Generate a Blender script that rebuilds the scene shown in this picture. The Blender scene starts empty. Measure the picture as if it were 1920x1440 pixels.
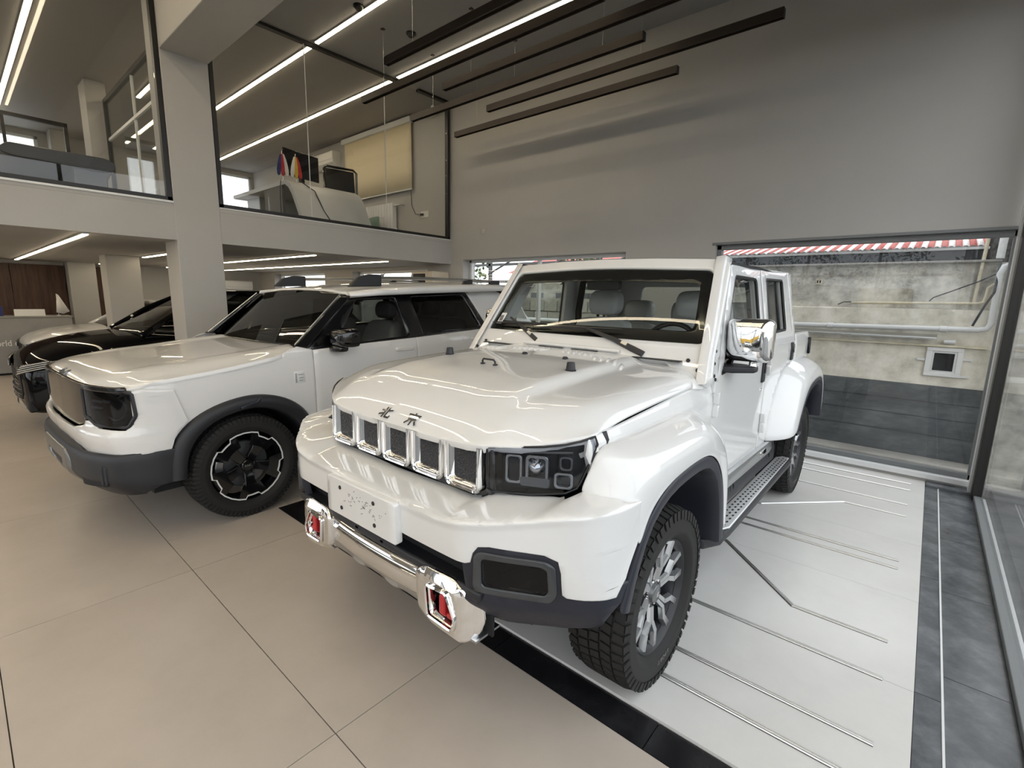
import bpy, bmesh, math, random
from math import sin, cos, pi, radians, sqrt, hypot, atan2
from mathutils import Vector, Matrix
from mathutils.geometry import tessellate_polygon
random.seed(7)
SC = bpy.context.scene
COL = SC.collection
# ------------------------------------------------------------------ camera
def set_camera():
    f, pitch, roll, yaw = 904.05, 0.176187592, 0.0215027356, 0.709556887
    fw = Vector((-sin(yaw)*cos(pitch), cos(yaw)*cos(pitch), -sin(pitch)))
    rt = Vector((cos(yaw), sin(yaw), 0)); up = rt.cross(fw)
    r2 = rt*cos(roll)+up*sin(roll); u2 = -rt*sin(roll)+up*cos(roll)
    cd = bpy.data.cameras.new('camera'); cam = bpy.data.objects.new('camera', cd); COL.objects.link(cam)
    cd.sensor_width = 36; cd.lens = 36*f/1920; cd.clip_start = 0.05; cd.clip_end = 300
    M = Matrix.Identity(4)
    for i in range(3):
        M[i][0] = r2[i]; M[i][1] = u2[i]; M[i][2] = -fw[i]
    M[0][3], M[1][3], M[2][3] = 0, 0, 1.6
    cam.matrix_world = M
    SC.camera = cam
set_camera()
# ------------------------------------------------------------------ world: an even, overcast sky
W = bpy.data.worlds.new('overcast'); SC.world = W; W.use_nodes = True
wn = W.node_tree.nodes; wl = W.node_tree.links; wn.clear()
wo = wn.new('ShaderNodeOutputWorld'); wb = wn.new('ShaderNodeBackground')
wt = wn.new('ShaderNodeTexCoord'); wno = wn.new('ShaderNodeTexNoise'); wr = wn.new('ShaderNodeValToRGB')
wno.inputs['Scale'].default_value = 2.2; wno.inputs['Detail'].default_value = 5
wr.color_ramp.elements[0].position = .35; wr.color_ramp.elements[0].color = (.80, .86, .93, 1)
wr.color_ramp.elements[1].position = .65; wr.color_ramp.elements[1].color = (1, 1, 1, 1)
wl.new(wt.outputs['Generated'], wno.inputs['Vector']); wl.new(wno.outputs['Fac'], wr.inputs['Fac'])
wl.new(wr.outputs['Color'], wb.inputs['Color']); wl.new(wb.outputs[0], wo.inputs['Surface'])
wb.inputs['Strength'].default_value = 2.8
SC.view_settings.view_transform = 'Standard'; SC.view_settings.look = 'None'
SC.view_settings.gamma = 1; SC.view_settings.use_curve_mapping = False
SC.view_settings.exposure = -0.12
SC.cycles.use_denoising = True
SC.cycles.max_bounces = 14; SC.cycles.diffuse_bounces = 5; SC.cycles.glossy_bounces = 6
SC.cycles.transparent_max_bounces = 24; SC.cycles.transmission_bounces = 8
SC.cycles.caustics_reflective = False; SC.cycles.caustics_refractive = False
SC.cycles.sample_clamp_indirect = 6
LED_STRENGTH = 20.0
LED_COLOR = (1.0, .84, .60)
# ------------------------------------------------------------------ materials
MATS = {}
def mat(name, col=(.8, .8, .8), rough=.5, metal=0, coat=0, spec=.5, bump=0, bscale=60, noise=0, nscale=4, emit=0, ecol=None, alpha=1, coat_rough=.03, col2=None):
    m = bpy.data.materials.new(name); m.use_nodes = True
    n = m.node_tree.nodes; l = m.node_tree.links; p = n['Principled BSDF']
    p.inputs['Base Color'].default_value = (*col, 1)
    p.inputs['Roughness'].default_value = rough; p.inputs['Metallic'].default_value = metal
    p.inputs['Coat Weight'].default_value = coat; p.inputs['Coat Roughness'].default_value = coat_rough
    p.inputs['Specular IOR Level'].default_value = spec
    if noise or col2:
        tc = n.new('ShaderNodeTexCoord'); nz = n.new('ShaderNodeTexNoise'); mx = n.new('ShaderNodeMix'); mx.data_type = 'RGBA'
        nz.inputs['Scale'].default_value = nscale; nz.inputs['Detail'].default_value = 6; nz.inputs['Roughness'].default_value = .62
        l.new(tc.outputs['Object'], nz.inputs['Vector'])
        rp = n.new('ShaderNodeMapRange'); rp.inputs[1].default_value = .36; rp.inputs[2].default_value = .64
        l.new(nz.outputs['Fac'], rp.inputs[0]); l.new(rp.outputs[0], mx.inputs['Factor'])
        c2 = col2 or tuple(c*(1-noise) for c in col)
        mx.inputs['A'].default_value = (*c2, 1); mx.inputs['B'].default_value = (*col, 1)
        l.new(mx.outputs['Result'], p.inputs['Base Color'])
    if bump:
        tc = n.new('ShaderNodeTexCoord'); nz = n.new('ShaderNodeTexNoise'); b = n.new('ShaderNodeBump')
        nz.inputs['Scale'].default_value = bscale; nz.inputs['Detail'].default_value = 4
        l.new(tc.outputs['Object'], nz.inputs['Vector']); l.new(nz.outputs['Fac'], b.inputs['Height'])
        b.inputs['Strength'].default_value = bump; b.inputs['Distance'].default_value = .01
        l.new(b.outputs[0], p.inputs['Normal'])
    if emit:
        p.inputs['Emission Color'].default_value = (*(ecol or col), 1); p.inputs['Emission Strength'].default_value = emit
    if alpha < 1: p.inputs['Alpha'].default_value = alpha
    MATS[name] = m
    return m
def glass(name, tint=(1, 1, 1), ior=1.5, rough=0.0, mul=1.0):
    m = bpy.data.materials.new(name); m.use_nodes = True
    n = m.node_tree.nodes; l = m.node_tree.links; n.clear()
    o = n.new('ShaderNodeOutputMaterial'); mx = n.new('ShaderNodeMixShader'); t = n.new('ShaderNodeBsdfTransparent')
    g = n.new('ShaderNodeBsdfGlossy'); fr = n.new('ShaderNodeFresnel'); ma = n.new('ShaderNodeMath'); ma.operation = 'MULTIPLY'
    ge = n.new('ShaderNodeNewGeometry'); ml = n.new('ShaderNodeMix'); ml.data_type = 'FLOAT'
    # the same Fresnel reflectance from either side of the pane
    ml.inputs['A'].default_value = ior; ml.inputs['B'].default_value = ior
    l.new(ge.outputs['Backfacing'], ml.inputs['Factor'])
    ml.inputs['B'].default_value = 1/ior
    l.new(ml.outputs[0], fr.inputs['IOR'])
    ma.inputs[1].default_value = mul; ma.use_clamp = True
    t.inputs['Color'].default_value = (*tint, 1); g.inputs['Roughness'].default_value = rough
    l.new(fr.outputs[0], ma.inputs[0]); l.new(ma.outputs[0], mx.inputs[0])
    l.new(t.outputs[0], mx.inputs[1]); l.new(g.outputs[0], mx.inputs[2]); l.new(mx.outputs[0], o.inputs['Surface'])
    MATS[name] = m
    return m
def ramp_mat(name, stops, rough=.6, scale=3, detail=6, bump=.3, bscale=None, stretch=(1, 1, 1), spec=.4, coat=0, wave=None):
    m = bpy.data.materials.new(name); m.use_nodes = True
    n = m.node_tree.nodes; l = m.node_tree.links; p = n['Principled BSDF']
    tc = n.new('ShaderNodeTexCoord'); mp = n.new('ShaderNodeMapping'); mp.inputs['Scale'].default_value = stretch
    nz = n.new('ShaderNodeTexNoise'); nz.inputs['Scale'].default_value = scale; nz.inputs['Detail'].default_value = detail; nz.inputs['Roughness'].default_value = .65
    r = n.new('ShaderNodeValToRGB')
    while len(r.color_ramp.elements) < len(stops): r.color_ramp.elements.new(.5)
    for e, (ps, c) in zip(r.color_ramp.elements, stops): e.position = ps; e.color = (*c, 1)
    l.new(tc.outputs['Object'], mp.inputs[0]); l.new(mp.outputs[0], nz.inputs['Vector']); l.new(nz.outputs['Fac'], r.inputs[0]); l.new(r.outputs[0], p.inputs['Base Color'])
    if bump:
        b = n.new('ShaderNodeBump'); b.inputs['Strength'].default_value = bump; b.inputs['Distance'].default_value = .02
        n2 = n.new('ShaderNodeTexNoise'); n2.inputs['Scale'].default_value = bscale or scale*4; n2.inputs['Detail'].default_value = 8
        l.new(mp.outputs[0], n2.inputs['Vector']); l.new(n2.outputs['Fac'], b.inputs['Height']); l.new(b.outputs[0], p.inputs['Normal'])
    p.inputs['Roughness'].default_value = rough; p.inputs['Specular IOR Level'].default_value = spec; p.inputs['Coat Weight'].default_value = coat
    MATS[name] = m
    return m
def emitter(name, col, strength):
    return mat(name, col, .5, emit=strength, ecol=col)
mat('wall_paint', (.44, .43, .41), .75, bump=.05, bscale=90, noise=.05, nscale=1.2)
mat('ceiling_paint', (.30, .295, .285), .7, noise=.04, nscale=1.5)
mat('mezz_ceiling', (.33, .31, .29), .7)
mat('wood_floor', (.22, .17, .12), .5)
ramp_mat('tile', [(.3, (.43, .375, .325)), (.5, (.46, .405, .35)), (.7, (.49, .43, .375))], rough=.30, scale=2.2, bump=.02, bscale=30, spec=.45)
ramp_mat('plat_tile', [(.3, (.62, .61, .59)), (.5, (.66, .65, .63)), (.7, (.69, .68, .66))], rough=.26, scale=2.0, bump=.02, bscale=30, spec=.5)
mat('grout', (.12, .11, .10), .9)
ramp_mat('granite', [(.3, (.045, .050, .055)), (.5, (.10, .108, .118)), (.72, (.19, .20, .215))], rough=.22, scale=5, detail=9, bump=.02, bscale=60)
ramp_mat('black_stone', [(.3, (.006, .006, .007)), (.7, (.02, .02, .022))], rough=.2, scale=6, bump=.02)
mat('steel', (.86, .86, .85), .38, 1)
mat('black_metal', (.012, .011, .010), .4)
mat('bronze_metal', (.035, .026, .02), .35, .3)
mat('alu', (.55, .56, .56), .35, 1)
mat('white_alu', (.72, .73, .73), .35)
mat('grey_frame', (.17, .18, .185), .45)
glass('pane', (.965, .972, .97), 1.5, mul=.55)
glass('pane_clear', (.98, .985, .98), 1.45)
emitter('led', LED_COLOR, LED_STRENGTH)
mat('white_paint', (.745, .745, .74), .32, 0, coat=1, spec=.5, coat_rough=.02)
mat('suv_paint', (.72, .715, .705), .32, 0, coat=1, coat_rough=.02)
mat('black_paint', (.0025, .0025, .003), .6, 0, coat=.55, spec=.0, coat_rough=.015)
mat('chrome', (.86, .86, .86), .04, 1)
mat('satin_silver', (.55, .56, .57), .30, 1)
mat('grey_metal', (.22, .225, .23), .32, .8)
mat('plastic', (.014, .015, .019), .45, bump=.12, bscale=700)
mat('plastic_navy', (.014, .016, .026), .42, bump=.08, bscale=700)
mat('gloss_black', (.004, .004, .005), .12, coat=.6)
mat('matte_black', (.006, .006, .007), .7)
mat('rubber', (.016, .0155, .015), .68, bump=.15, bscale=300, spec=.35)
mat('rubber_seal', (.010, .010, .011), .5)
glass('car_glass', (.80, .83, .81), 1.5, mul=1.0)
glass('car_glass_dark', (.16, .17, .165), 1.5, mul=1.0)
glass('lens', (.62, .64, .68), 1.5)
glass('lens_dark', (.20, .21, .235), 1.5, mul=.75)
mat('mirror', (.93, .93, .93), .01, 1)
mat('step_silver', (.74, .745, .75), .42, .7)
mat('smoke_trim', (.055, .058, .062), .18, .2)
mat('red_hook', (.50, .025, .03), .38)
mat('seat_cover', (.66, .67, .67), .28, spec=.6, bump=.5, bscale=14)
mat('seat_dark', (.03, .032, .034), .6)
mat('seat_grey', (.16, .155, .15), .6)
mat('dash', (.016, .016, .018), .55)
mat('paper', (.78, .79, .78), .6)
mat('ink', (.05, .05, .05), .6)
mat('white_plastic', (.74, .735, .71), .4)
mat('cream_plastic', (.62, .55, .44), .5)
# ------------------------------------------------------------------ mesh helpers
def tag(o, label=None, cat=None, group=None, kind=None):
    if label: o['label'] = label
    if cat: o['category'] = cat
    if group: o['group'] = group
    if kind: o['kind'] = kind
    return o
def empty(name, loc=(0, 0, 0), rz=0, label=None, cat=None, group=None, kind=None):
    o = bpy.data.objects.new(name, None); COL.objects.link(o); o.location = loc; o.rotation_euler = (0, 0, rz)
    o.empty_display_size = .1
    return tag(o, label, cat, group, kind)
def link(name, me, m, parent=None, loc=None):
    if m:
        me.materials.clear(); me.materials.append(MATS[m] if isinstance(m, str) else m)
    o = bpy.data.objects.new(name, me); COL.objects.link(o)
    if parent: o.parent = parent
    if loc: o.location = loc
    return o
def copy_tree(o, parent=None):
    c = o.copy(); COL.objects.link(c); c.parent = parent
    for ch in list(o.children): copy_tree(ch, c)
    return c
class MB:
    """collects shapes and links them as one mesh object"""
    def __init__(s, off=(0, 0, 0)):
        s.v = []; s.f = []; s.M = Matrix.Identity(4); s.off = Vector(off)
    def add(s, vs, fs):
        b = len(s.v)
        s.v += [s.M @ Vector(v) - s.off for v in vs]
        fl = s.M.determinant() < 0
        s.f += [tuple(b+i for i in (reversed(f) if fl else f)) for f in fs]
        return s
    def box(s, x0, x1, y0, y1, z0, z1):
        x0, x1 = min(x0, x1), max(x0, x1); y0, y1 = min(y0, y1), max(y0, y1); z0, z1 = min(z0, z1), max(z0, z1)
        return s.add([(x0, y0, z0), (x1, y0, z0), (x1, y1, z0), (x0, y1, z0), (x0, y0, z1), (x1, y0, z1), (x1, y1, z1), (x0, y1, z1)],
                     [(3, 2, 1, 0), (4, 5, 6, 7), (0, 1, 5, 4), (1, 2, 6, 5), (2, 3, 7, 6), (3, 0, 4, 7)])
    def cbox(s, c, sx, sy, sz, rot=None):
        o = s.M
        s.M = o @ Matrix.Translation(c) @ (rot.to_4x4() if rot else Matrix.Identity(4))
        s.box(-sx/2, sx/2, -sy/2, sy/2, -sz/2, sz/2); s.M = o
        return s
    def prism(s, pts, d0, d1, ax='x', top=None):
        """outline pts (2D) extruded along axis ax from d0 to d1; top = optional second outline"""
        def P(p, d):
            return {'x': (d, p[0], p[1]), 'y': (p[0], d, p[1]), 'z': (p[0], p[1], d)}[ax]
        n = len(pts); t = top or pts
        ar = sum(pts[i][0]*pts[(i+1) % n][1]-pts[(i+1) % n][0]*pts[i][1] for i in range(n))
        fl = (ar < 0) ^ (ax == 'y') ^ (d1 < d0)
        vs = [P(p, d0) for p in pts]+[P(p, d1) for p in t]
        fs = [tuple(range(n))[::-1], tuple(range(n, 2*n))]+[(i, (i+1) % n, n+(i+1) % n, n+i) for i in range(n)]
        if fl: fs = [tuple(reversed(f)) for f in fs]
        return s.add(vs, fs)
    def tube(s, path, r, n=8, cap=True, closed=False):
        path = [Vector(p) for p in path]; rings = []
        m = len(path); prev = None
        for i, p in enumerate(path):
            if closed: d = path[(i+1) % m]-path[i-1]
            else: d = path[min(i+1, m-1)]-path[max(i-1, 0)]
            d.normalize()
            if prev is None:
                a = Vector((0, 0, 1)) if abs(d.z) < .9 else Vector((1, 0, 0))
                u = d.cross(a).normalized()
            else:
                u = (prev-d*prev.dot(d)).normalized()
            prev = u; w = d.cross(u)
            rr = r[i] if isinstance(r, (list, tuple)) else r
            rings.append([p+(u*cos(2*pi*k/n)+w*sin(2*pi*k/n))*rr for k in range(n)])
        return s.loft(rings, closed=True, cap=cap, wrap=closed)
    def loft(s, rings, closed=True, cap=False, wrap=False):
        n = len(rings[0]); vs = [v for r in rings for v in r]; fs = []
        R = len(rings)
        for i in range(R if wrap else R-1):
            for k in range(n if closed else n-1):
                a, b = i*n+k, i*n+(k+1) % n; j = (i+1) % R
                fs.append((a, b, j*n+(k+1) % n, j*n+k))
        if cap and closed and not wrap:
            fs.append(tuple(range(n))[::-1]); fs.append(tuple((R-1)*n+k for k in range(n)))
        return s.add(vs, fs)
    def lathe(s, prof, n=24, ax='x', cap=False):
        """profile (radius, d) revolved about axis ax through the origin"""
        rings = []
        for (r, d) in prof:
            ring = []
            for k in range(n):
                a = 2*pi*k/n; c, q = r*cos(a), r*sin(a)
                ring.append({'x': (d, c, q), 'y': (c, d, q), 'z': (c, q, d)}[ax])
            rings.append(ring)
        return s.loft(rings, True, cap)
    def grid(s, rows):
        return s.loft(rows, closed=False)
    def build(s, name, m, parent=None, bevel=0, sub=0, ang=40, seg=2, flat=False, loc=None, solid=0, fix=True):
        me = bpy.data.meshes.new(name); me.from_pydata([tuple(v) for v in s.v], [], s.f)
        if fix:
            bm = bmesh.new(); bm.from_mesh(me); bmesh.ops.recalc_face_normals(bm, faces=bm.faces); bm.to_mesh(me); bm.free()
        me.validate()
        if not flat:
            me.polygons.foreach_set('use_smooth', [True]*len(me.polygons)); me.set_sharp_from_angle(angle=radians(ang))
        o = link(name, me, m, parent, loc)
        if solid:
            d = o.modifiers.new('solid', 'SOLIDIFY'); d.thickness = solid; d.offset = -1
        if bevel:
            d = o.modifiers.new('bevel', 'BEVEL'); d.width = bevel; d.segments = seg; d.limit_method = 'ANGLE'; d.angle_limit = radians(35); d.harden_normals = False
        if sub:
            d = o.modifiers.new('sub', 'SUBSURF'); d.levels = sub; d.render_levels = sub
        return o
def rrect(x0, x1, y0, y1, r, n=4):
    """rounded rectangle outline, counter-clockwise"""
    pts = []
    for cx, cy, a0 in ((x1-r, y1-r, 0), (x0+r, y1-r, pi/2), (x0+r, y0+r, pi), (x1-r, y0+r, 1.5*pi)):
        for k in range(n+1):
            a = a0+pi/2*k/n; pts.append((cx+r*cos(a), cy+r*sin(a)))
    return pts
def round_poly(pts, r, n=4):
    """round the corners of a polygon; r may be a list"""
    out = []; m = len(pts)
    for i in range(m):
        p = Vector(pts[i]); a = Vector(pts[i-1]); b = Vector(pts[(i+1) % m])
        ri = r[i] if isinstance(r, (list, tuple)) else r
        d1 = (a-p); d2 = (b-p)
        k = min(ri, d1.length*.45, d2.length*.45)
        if k < 1e-5: out.append(tuple(p)); continue
        s = p+d1.normalized()*k; e = p+d2.normalized()*k
        for j in range(n+1):
            t = j/n
            out.append(tuple(s*(1-t)**2+p*2*t*(1-t)+e*t*t))
    return out
def interp(pts):
    """monotone-ish smooth interpolation through (x, y) points"""
    xs = [p[0] for p in pts]; ys = [p[1] for p in pts]; n = len(xs)
    ms = []
    for i in range(n):
        if i == 0: ms.append((ys[1]-ys[0])/(xs[1]-xs[0]))
        elif i == n-1: ms.append((ys[-1]-ys[-2])/(xs[-1]-xs[-2]))
        else:
            a = (ys[i]-ys[i-1])/(xs[i]-xs[i-1]); b = (ys[i+1]-ys[i])/(xs[i+1]-xs[i])
            ms.append(0 if a*b <= 0 else 2*a*b/(a+b))
    def f(x):
        if x <= xs[0]: return ys[0]+ms[0]*(x-xs[0])
        if x >= xs[-1]: return ys[-1]+ms[-1]*(x-xs[-1])
        for i in range(n-1):
            if x <= xs[i+1]:
                h = xs[i+1]-xs[i]; t = (x-xs[i])/h
                return ys[i]*(2*t**3-3*t*t+1)+h*ms[i]*(t**3-2*t*t+t)+ys[i+1]*(-2*t**3+3*t*t)+h*ms[i+1]*(t**3-t*t)
    return f
def lerpf(pts):
    def f(x):
        if x <= pts[0][0]: return pts[0][1]
        for (a, b), (c, d) in zip(pts, pts[1:]):
            if x <= c: return b+(d-b)*(x-a)/(c-a)
        return pts[-1][1]
    return f
def sstep(a, b, x):
    t = min(1, max(0, (x-a)/(b-a))); return t*t*(3-2*t)
def panel(name, outline, fn, m, parent, out=(0, 0, 1), t=.012, du=.05, dv=None, holes=(), rim=.003, off=(0, 0, 0), back=False, lift=0.0):
    """a sheet cut to a 2-D outline (u, v) and laid on the surface fn(u, v), with a rolled edge and real thickness"""
    dv = dv or du
    loops = [[Vector((p[0], p[1], 0)) for p in lp] for lp in (outline, *holes)]
    flat = [p for lp in loops for p in lp]
    bm = bmesh.new(); bv = [bm.verts.new(p) for p in flat]
    for tri in tessellate_polygon(loops):
        try: bm.faces.new([bv[i] for i in tri])
        except ValueError: pass
    us = [p.x for p in flat]; vs_ = [p.y for p in flat]
    def cut(lo, hi, d, ax):
        k = math.floor(lo/d)+1
        while k*d < hi-1e-6:
            if k*d > lo+1e-6:
                no = (1, 0, 0) if ax == 0 else (0, 1, 0); co = (k*d, 0, 0) if ax == 0 else (0, k*d, 0)
                bmesh.ops.bisect_plane(bm, geom=bm.verts[:]+bm.edges[:]+bm.faces[:], plane_co=co, plane_no=no, dist=1e-5)
            k += 1
    cut(min(us), max(us), du, 0); cut(min(vs_), max(vs_), dv, 1)
    # merge the triangle diagonals away inside each grid cell
    inner = [e for e in bm.edges if len(e.link_faces) == 2 and abs(e.verts[0].co.x-e.verts[1].co.x) > 1e-5 and abs(e.verts[0].co.y-e.verts[1].co.y) > 1e-5]
    bmesh.ops.dissolve_edges(bm, edges=inner, use_verts=False, use_face_split=False)
    bm.verts.ensure_lookup_table(); bm.verts.index_update(); bm.normal_update()
    O = Vector(out)
    def P(u, v): return Vector(fn(u, v))
    def N(u, v, h=.004):
        a = P(u+h, v)-P(u-h, v); b = P(u, v+h)-P(u, v-h); n = a.cross(b)
        if n.length < 1e-12: return O.normalized()
        n.normalize()
        return n if n.dot(O) > 0 else -n
    offv = Vector(off)
    verts = []; nf = len(bm.verts)
    for v in bm.verts:
        p = P(v.co.x, v.co.y)
        if lift: p = p+N(v.co.x, v.co.y)*lift
        verts.append(p-offv)
    faces = [[v.index for v in f.verts] for f in bm.faces]
    ring = {}; backi = {}
    def outward(v):
        d = Vector((0, 0, 0))
        for e in v.link_edges:
            if len(e.link_faces) == 1:
                c = e.link_faces[0].calc_center_median(); mid = (e.verts[0].co+e.verts[1].co)/2
                t_ = (e.verts[1].co-e.verts[0].co); nn = Vector((t_.y, -t_.x, 0))
                if nn.length > 1e-9:
                    nn.normalize()
                    lp = e.link_loops[0]; q = lp.vert.co; q2 = lp.link_loop_next.vert.co; t2 = q2-q
                    fz = e.link_faces[0].normal.z
                    nn = Vector((t2.y, -t2.x, 0))*(1 if fz > 0 else -1)
                    nn.normalize(); d += nn
        L = d.length
        if L < 1e-6: return Vector((0, 0, 0))
        k = min(2.0, 2.0/max(L*L, .5)) if L < 2 else 1
        return d.normalized()*min(1.6, 2.0/L)
    for v in bm.verts:
        if v.is_boundary:
            o2 = outward(v); u, w = v.co.x, v.co.y; nn = N(u, w)
            pu = P(u+o2.x*rim, w+o2.y*rim)
            ring[v.index] = len(verts); verts.append(pu+nn*(lift-rim*.9)-offv)
            backi[v.index] = len(verts); verts.append(pu+nn*(lift-t)-offv)
    for e in bm.edges:
        if len(e.link_faces) == 1:
            lp = e.link_loops[0]; a = lp.vert.index; b = lp.link_loop_next.vert.index
            faces.append([b, a, ring[a], ring[b]]); faces.append([ring[b], ring[a], backi[a], backi[b]])
    if back:
        bidx = {}
        for v in bm.verts:
            if v.index in backi: bidx[v.index] = backi[v.index]
            else:
                bidx[v.index] = len(verts); verts.append(P(v.co.x, v.co.y)+N(v.co.x, v.co.y)*(lift-t)-offv)
        for f in bm.faces: faces.append([bidx[v.index] for v in f.verts][::-1])
    # orientation: front faces must look along out
    f0 = max(bm.faces, key=lambda f: f.calc_area()); c = f0.calc_center_median()
    ids = [v.index for v in f0.verts]; nn = (verts[ids[1]]-verts[ids[0]]).cross(verts[ids[2]]-verts[ids[1]])
    if nn.dot(N(c.x, c.y)) < 0: faces = [f[::-1] for f in faces]
    bm.free()
    me = bpy.data.meshes.new(name); me.from_pydata([tuple(v) for v in verts], [], faces); me.validate()
    me.polygons.foreach_set('use_smooth', [True]*len(me.polygons)); me.set_sharp_from_angle(angle=radians(62))
    return link(name, me, m, parent)
def text_mesh(name, body, size, m, parent, mtx, depth=.002, align='CENTER', bold=0.0):
    cu = bpy.data.curves.new(name, 'FONT'); cu.body = body; cu.size = size; cu.extrude = depth; cu.align_x = align; cu.align_y = 'CENTER'; cu.offset = bold
    cu.resolution_u = 3
    o = bpy.data.objects.new(name, cu); COL.objects.link(o)
    dg = bpy.context.evaluated_depsgraph_get(); me = bpy.data.meshes.new_from_object(o.evaluated_get(dg))
    COL.objects.unlink(o); bpy.data.objects.remove(o)
    me.transform(mtx)
    ob = link(name, me, m, parent)
    return ob
def basis(o, xa, ya):
    xa = Vector(xa).normalized(); ya = Vector(ya).normalized(); za = xa.cross(ya).normalized(); ya = za.cross(xa)
    M = Matrix.Identity(4)
    for i in range(3): M[i][0] = xa[i]; M[i][1] = ya[i]; M[i][2] = za[i]; M[i][3] = o[i]
    return M
# ================================================================== ROOM SHELL
XF = -6.37          # face of the mezzanine front
YB = 5.75           # back wall
XG = 0.48           # glazed right side
ZC = 4.72           # ceiling
XE = -14.2          # far end of the building
YS = -4.6           # street front behind the viewer
S = 'structure'
# ---- floor: single tiles on a dark bed
floor = empty('floor', (0, 0, 0), kind=S, label='floor of large beige porcelain tiles with thin dark joints', cat='floor')
MB().box(XE, XG, YS, YB, -.12, -.012).build('tile_bed', 'grout', floor)
def box_mesh(name, sx, sy, sz, bev=.0):
    me = bpy.data.meshes.new(name)
    me.from_pydata([(x*sx/2, y*sy/2, z) for z in (-sz, 0) for (x, y) in ((-1, -1), (1, -1), (1, 1), (-1, 1))], [],
                   [(3, 2, 1, 0), (4, 5, 6, 7), (0, 1, 5, 4), (1, 2, 6, 5), (2, 3, 7, 6), (3, 0, 4, 7)])
    return me
TILE_CACHE = {}
def tile(x0, x1, y0, y1, parent, m='tile', z=0.0, gap=.004, h=.012, name='tile'):
    k = (round(x1-x0, 4), round(y1-y0, 4), m, h)
    if k not in TILE_CACHE:
        TILE_CACHE[k] = box_mesh(name, x1-x0-gap, y1-y0-gap, h); TILE_CACHE[k].materials.append(MATS[m])
    o = bpy.data.objects.new(name, TILE_CACHE[k]); COL.objects.link(o); o.parent = parent
    o.location = ((x0+x1)/2, (y0+y1)/2, z)
    return o
xs_ = [-3.07-1.6*k for k in range(7, -3, -1)]; ys_ = [.752+.79*k for k in range(-6, 8)]
PX0, PX1, PY0 = -3.41, .147, 1.605      # platform
SX0, SY0 = -3.56, 1.457                 # dark border outside the platform
def put_tiles():
    for i in range(len(xs_)-1):
        for j in range(len(ys_)-1):
            x0, x1, y0, y1 = max(xs_[i], XE), min(xs_[i+1], PX1), max(ys_[j], YS), min(ys_[j+1], YB)
            if x1-x0 < .02 or y1-y0 < .02: continue
            if y1 <= SY0 or x1 <= SX0: tile(x0, x1, y0, y1, floor)
            elif x0 < SX0: 
                tile(x0, SX0, y0, y1, floor)
                if y0 < SY0: tile(SX0, x1, y0, SY0, floor)
            elif y0 < SY0: tile(x0, x1, y0, SY0, floor)
put_tiles()
border = empty('stone_border', (SX0, SY0, 0), kind=S, label='black polished stone border around the display platform', cat='border')
for k in range(5):
    xa = SX0+k*.742; tile(xa-SX0, xa-SX0+.742, 0, PY0-SY0, border, 'black_stone', 0, name='stone_slab')
for k in range(5):
    ya = PY0+k*.829; tile(0, PX0-SX0, ya-SY0, ya-SY0+.829, border, 'black_stone', 0, name='stone_slab')
side = empty('stone_edging', (PX1, 0, 0), kind=S, label='dark grey granite edging between the platform and the glass front', cat='border')
yy = YS
while yy < 5.58:
    y2 = min(yy+1.18, 5.6)
    tile(0, .088, yy, y2, side, 'granite', 0, name='stone_slab')
    yy = y2
yy = YS+.4
while yy < 5.58:
    y2 = min(yy+.86, 5.6)
    tile(.092, .315, yy, y2, side, 'granite', -.004, name='stone_slab')
    yy = y2
MB().box(.0865, .0945, YS, 5.6, -.02, .003).build('edge_trim', 'white_alu', side)
MB().box(.002, .33, 5.6, YB, -.02, .02).build('window_step', 'granite', side, bevel=.006)
# ---- display platform
plat = empty('floor_platform', (PX0, PY0, 0), kind=S, label='pale grey tiled display platform under the white pickup', cat='platform')
for r in range(6):
    y0 = PY0 + (0 if r == 0 else .848+.82*(r-1)); y1 = PY0+.848+.82*r
    y1 = min(y1, 5.735)
    if y1-y0 < .03: continue
    for c in range(2):
        tile(c*1.7785, (c+1)*1.7785, y0-PY0, y1-PY0, plat, 'plat_tile', .012, gap=.0025, h=.03)
# polished steel inlays on the platform (mirrored about its middle)
inl = [[(-.92, 3.63), (.04, 3.63)], [(-.92, 3.752), (.04, 3.752)], [(-.92, 3.266), (-.862, 3.272), (-.365, 2.768), (.04, 2.765)],
       [(-.92, 2.454), (.04, 2.454)], [(-.92, 2.035), (.04, 2.035)], [(-.92, 1.834), (.04, 1.834)],
       [(-.92, 4.10), (-.85, 4.108), (-.353, 4.622), (.045, 4.624)], [(-.92, 4.912), (.045, 4.912)], [(-.92, 5.328), (.05, 5.328)], [(-.92, 5.53), (.05, 5.53)]]
def strip_mesh(pts, mir, shadow_strip=False):
    mb = MB((PX0, PY0, 0)); w = .0105
    P = [Vector((p[0] if not mir else 2*(-1.6315)-p[0], p[1])) for p in pts]
    if mir: P = P[::-1]
    prof = [(-w, 0), (-w, .002), (-w*.8, .0055), (-w*.5, .0065), (-w*.2, .0050), (0, .0015), (w*.2, .0050), (w*.5, .0065), (w*.8, .0055), (w, .002), (w, 0)]
    if shadow_strip: prof = [(-.0145, -.002), (-.0145, .0006), (.0145, .0006), (.0145, -.002)]
    rings = []
    for i, p in enumerate(P):
        d1 = (P[i]-P[i-1]).normalized() if i else (P[1]-P[0]).normalized()
        d2 = (P[i+1]-P[i]).normalized() if i < len(P)-1 else d1
        t = (d1+d2).normalized(); n = Vector((-t.y, t.x)); k = 1/max(.4, n.dot(Vector((-d1.y, d1.x))))
        rings.append([(p.x+n.x*a*k, p.y+n.y*a*k, .012+h) for a, h in prof])
    mb.loft(rings, closed=True, cap=True)
    return mb
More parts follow.
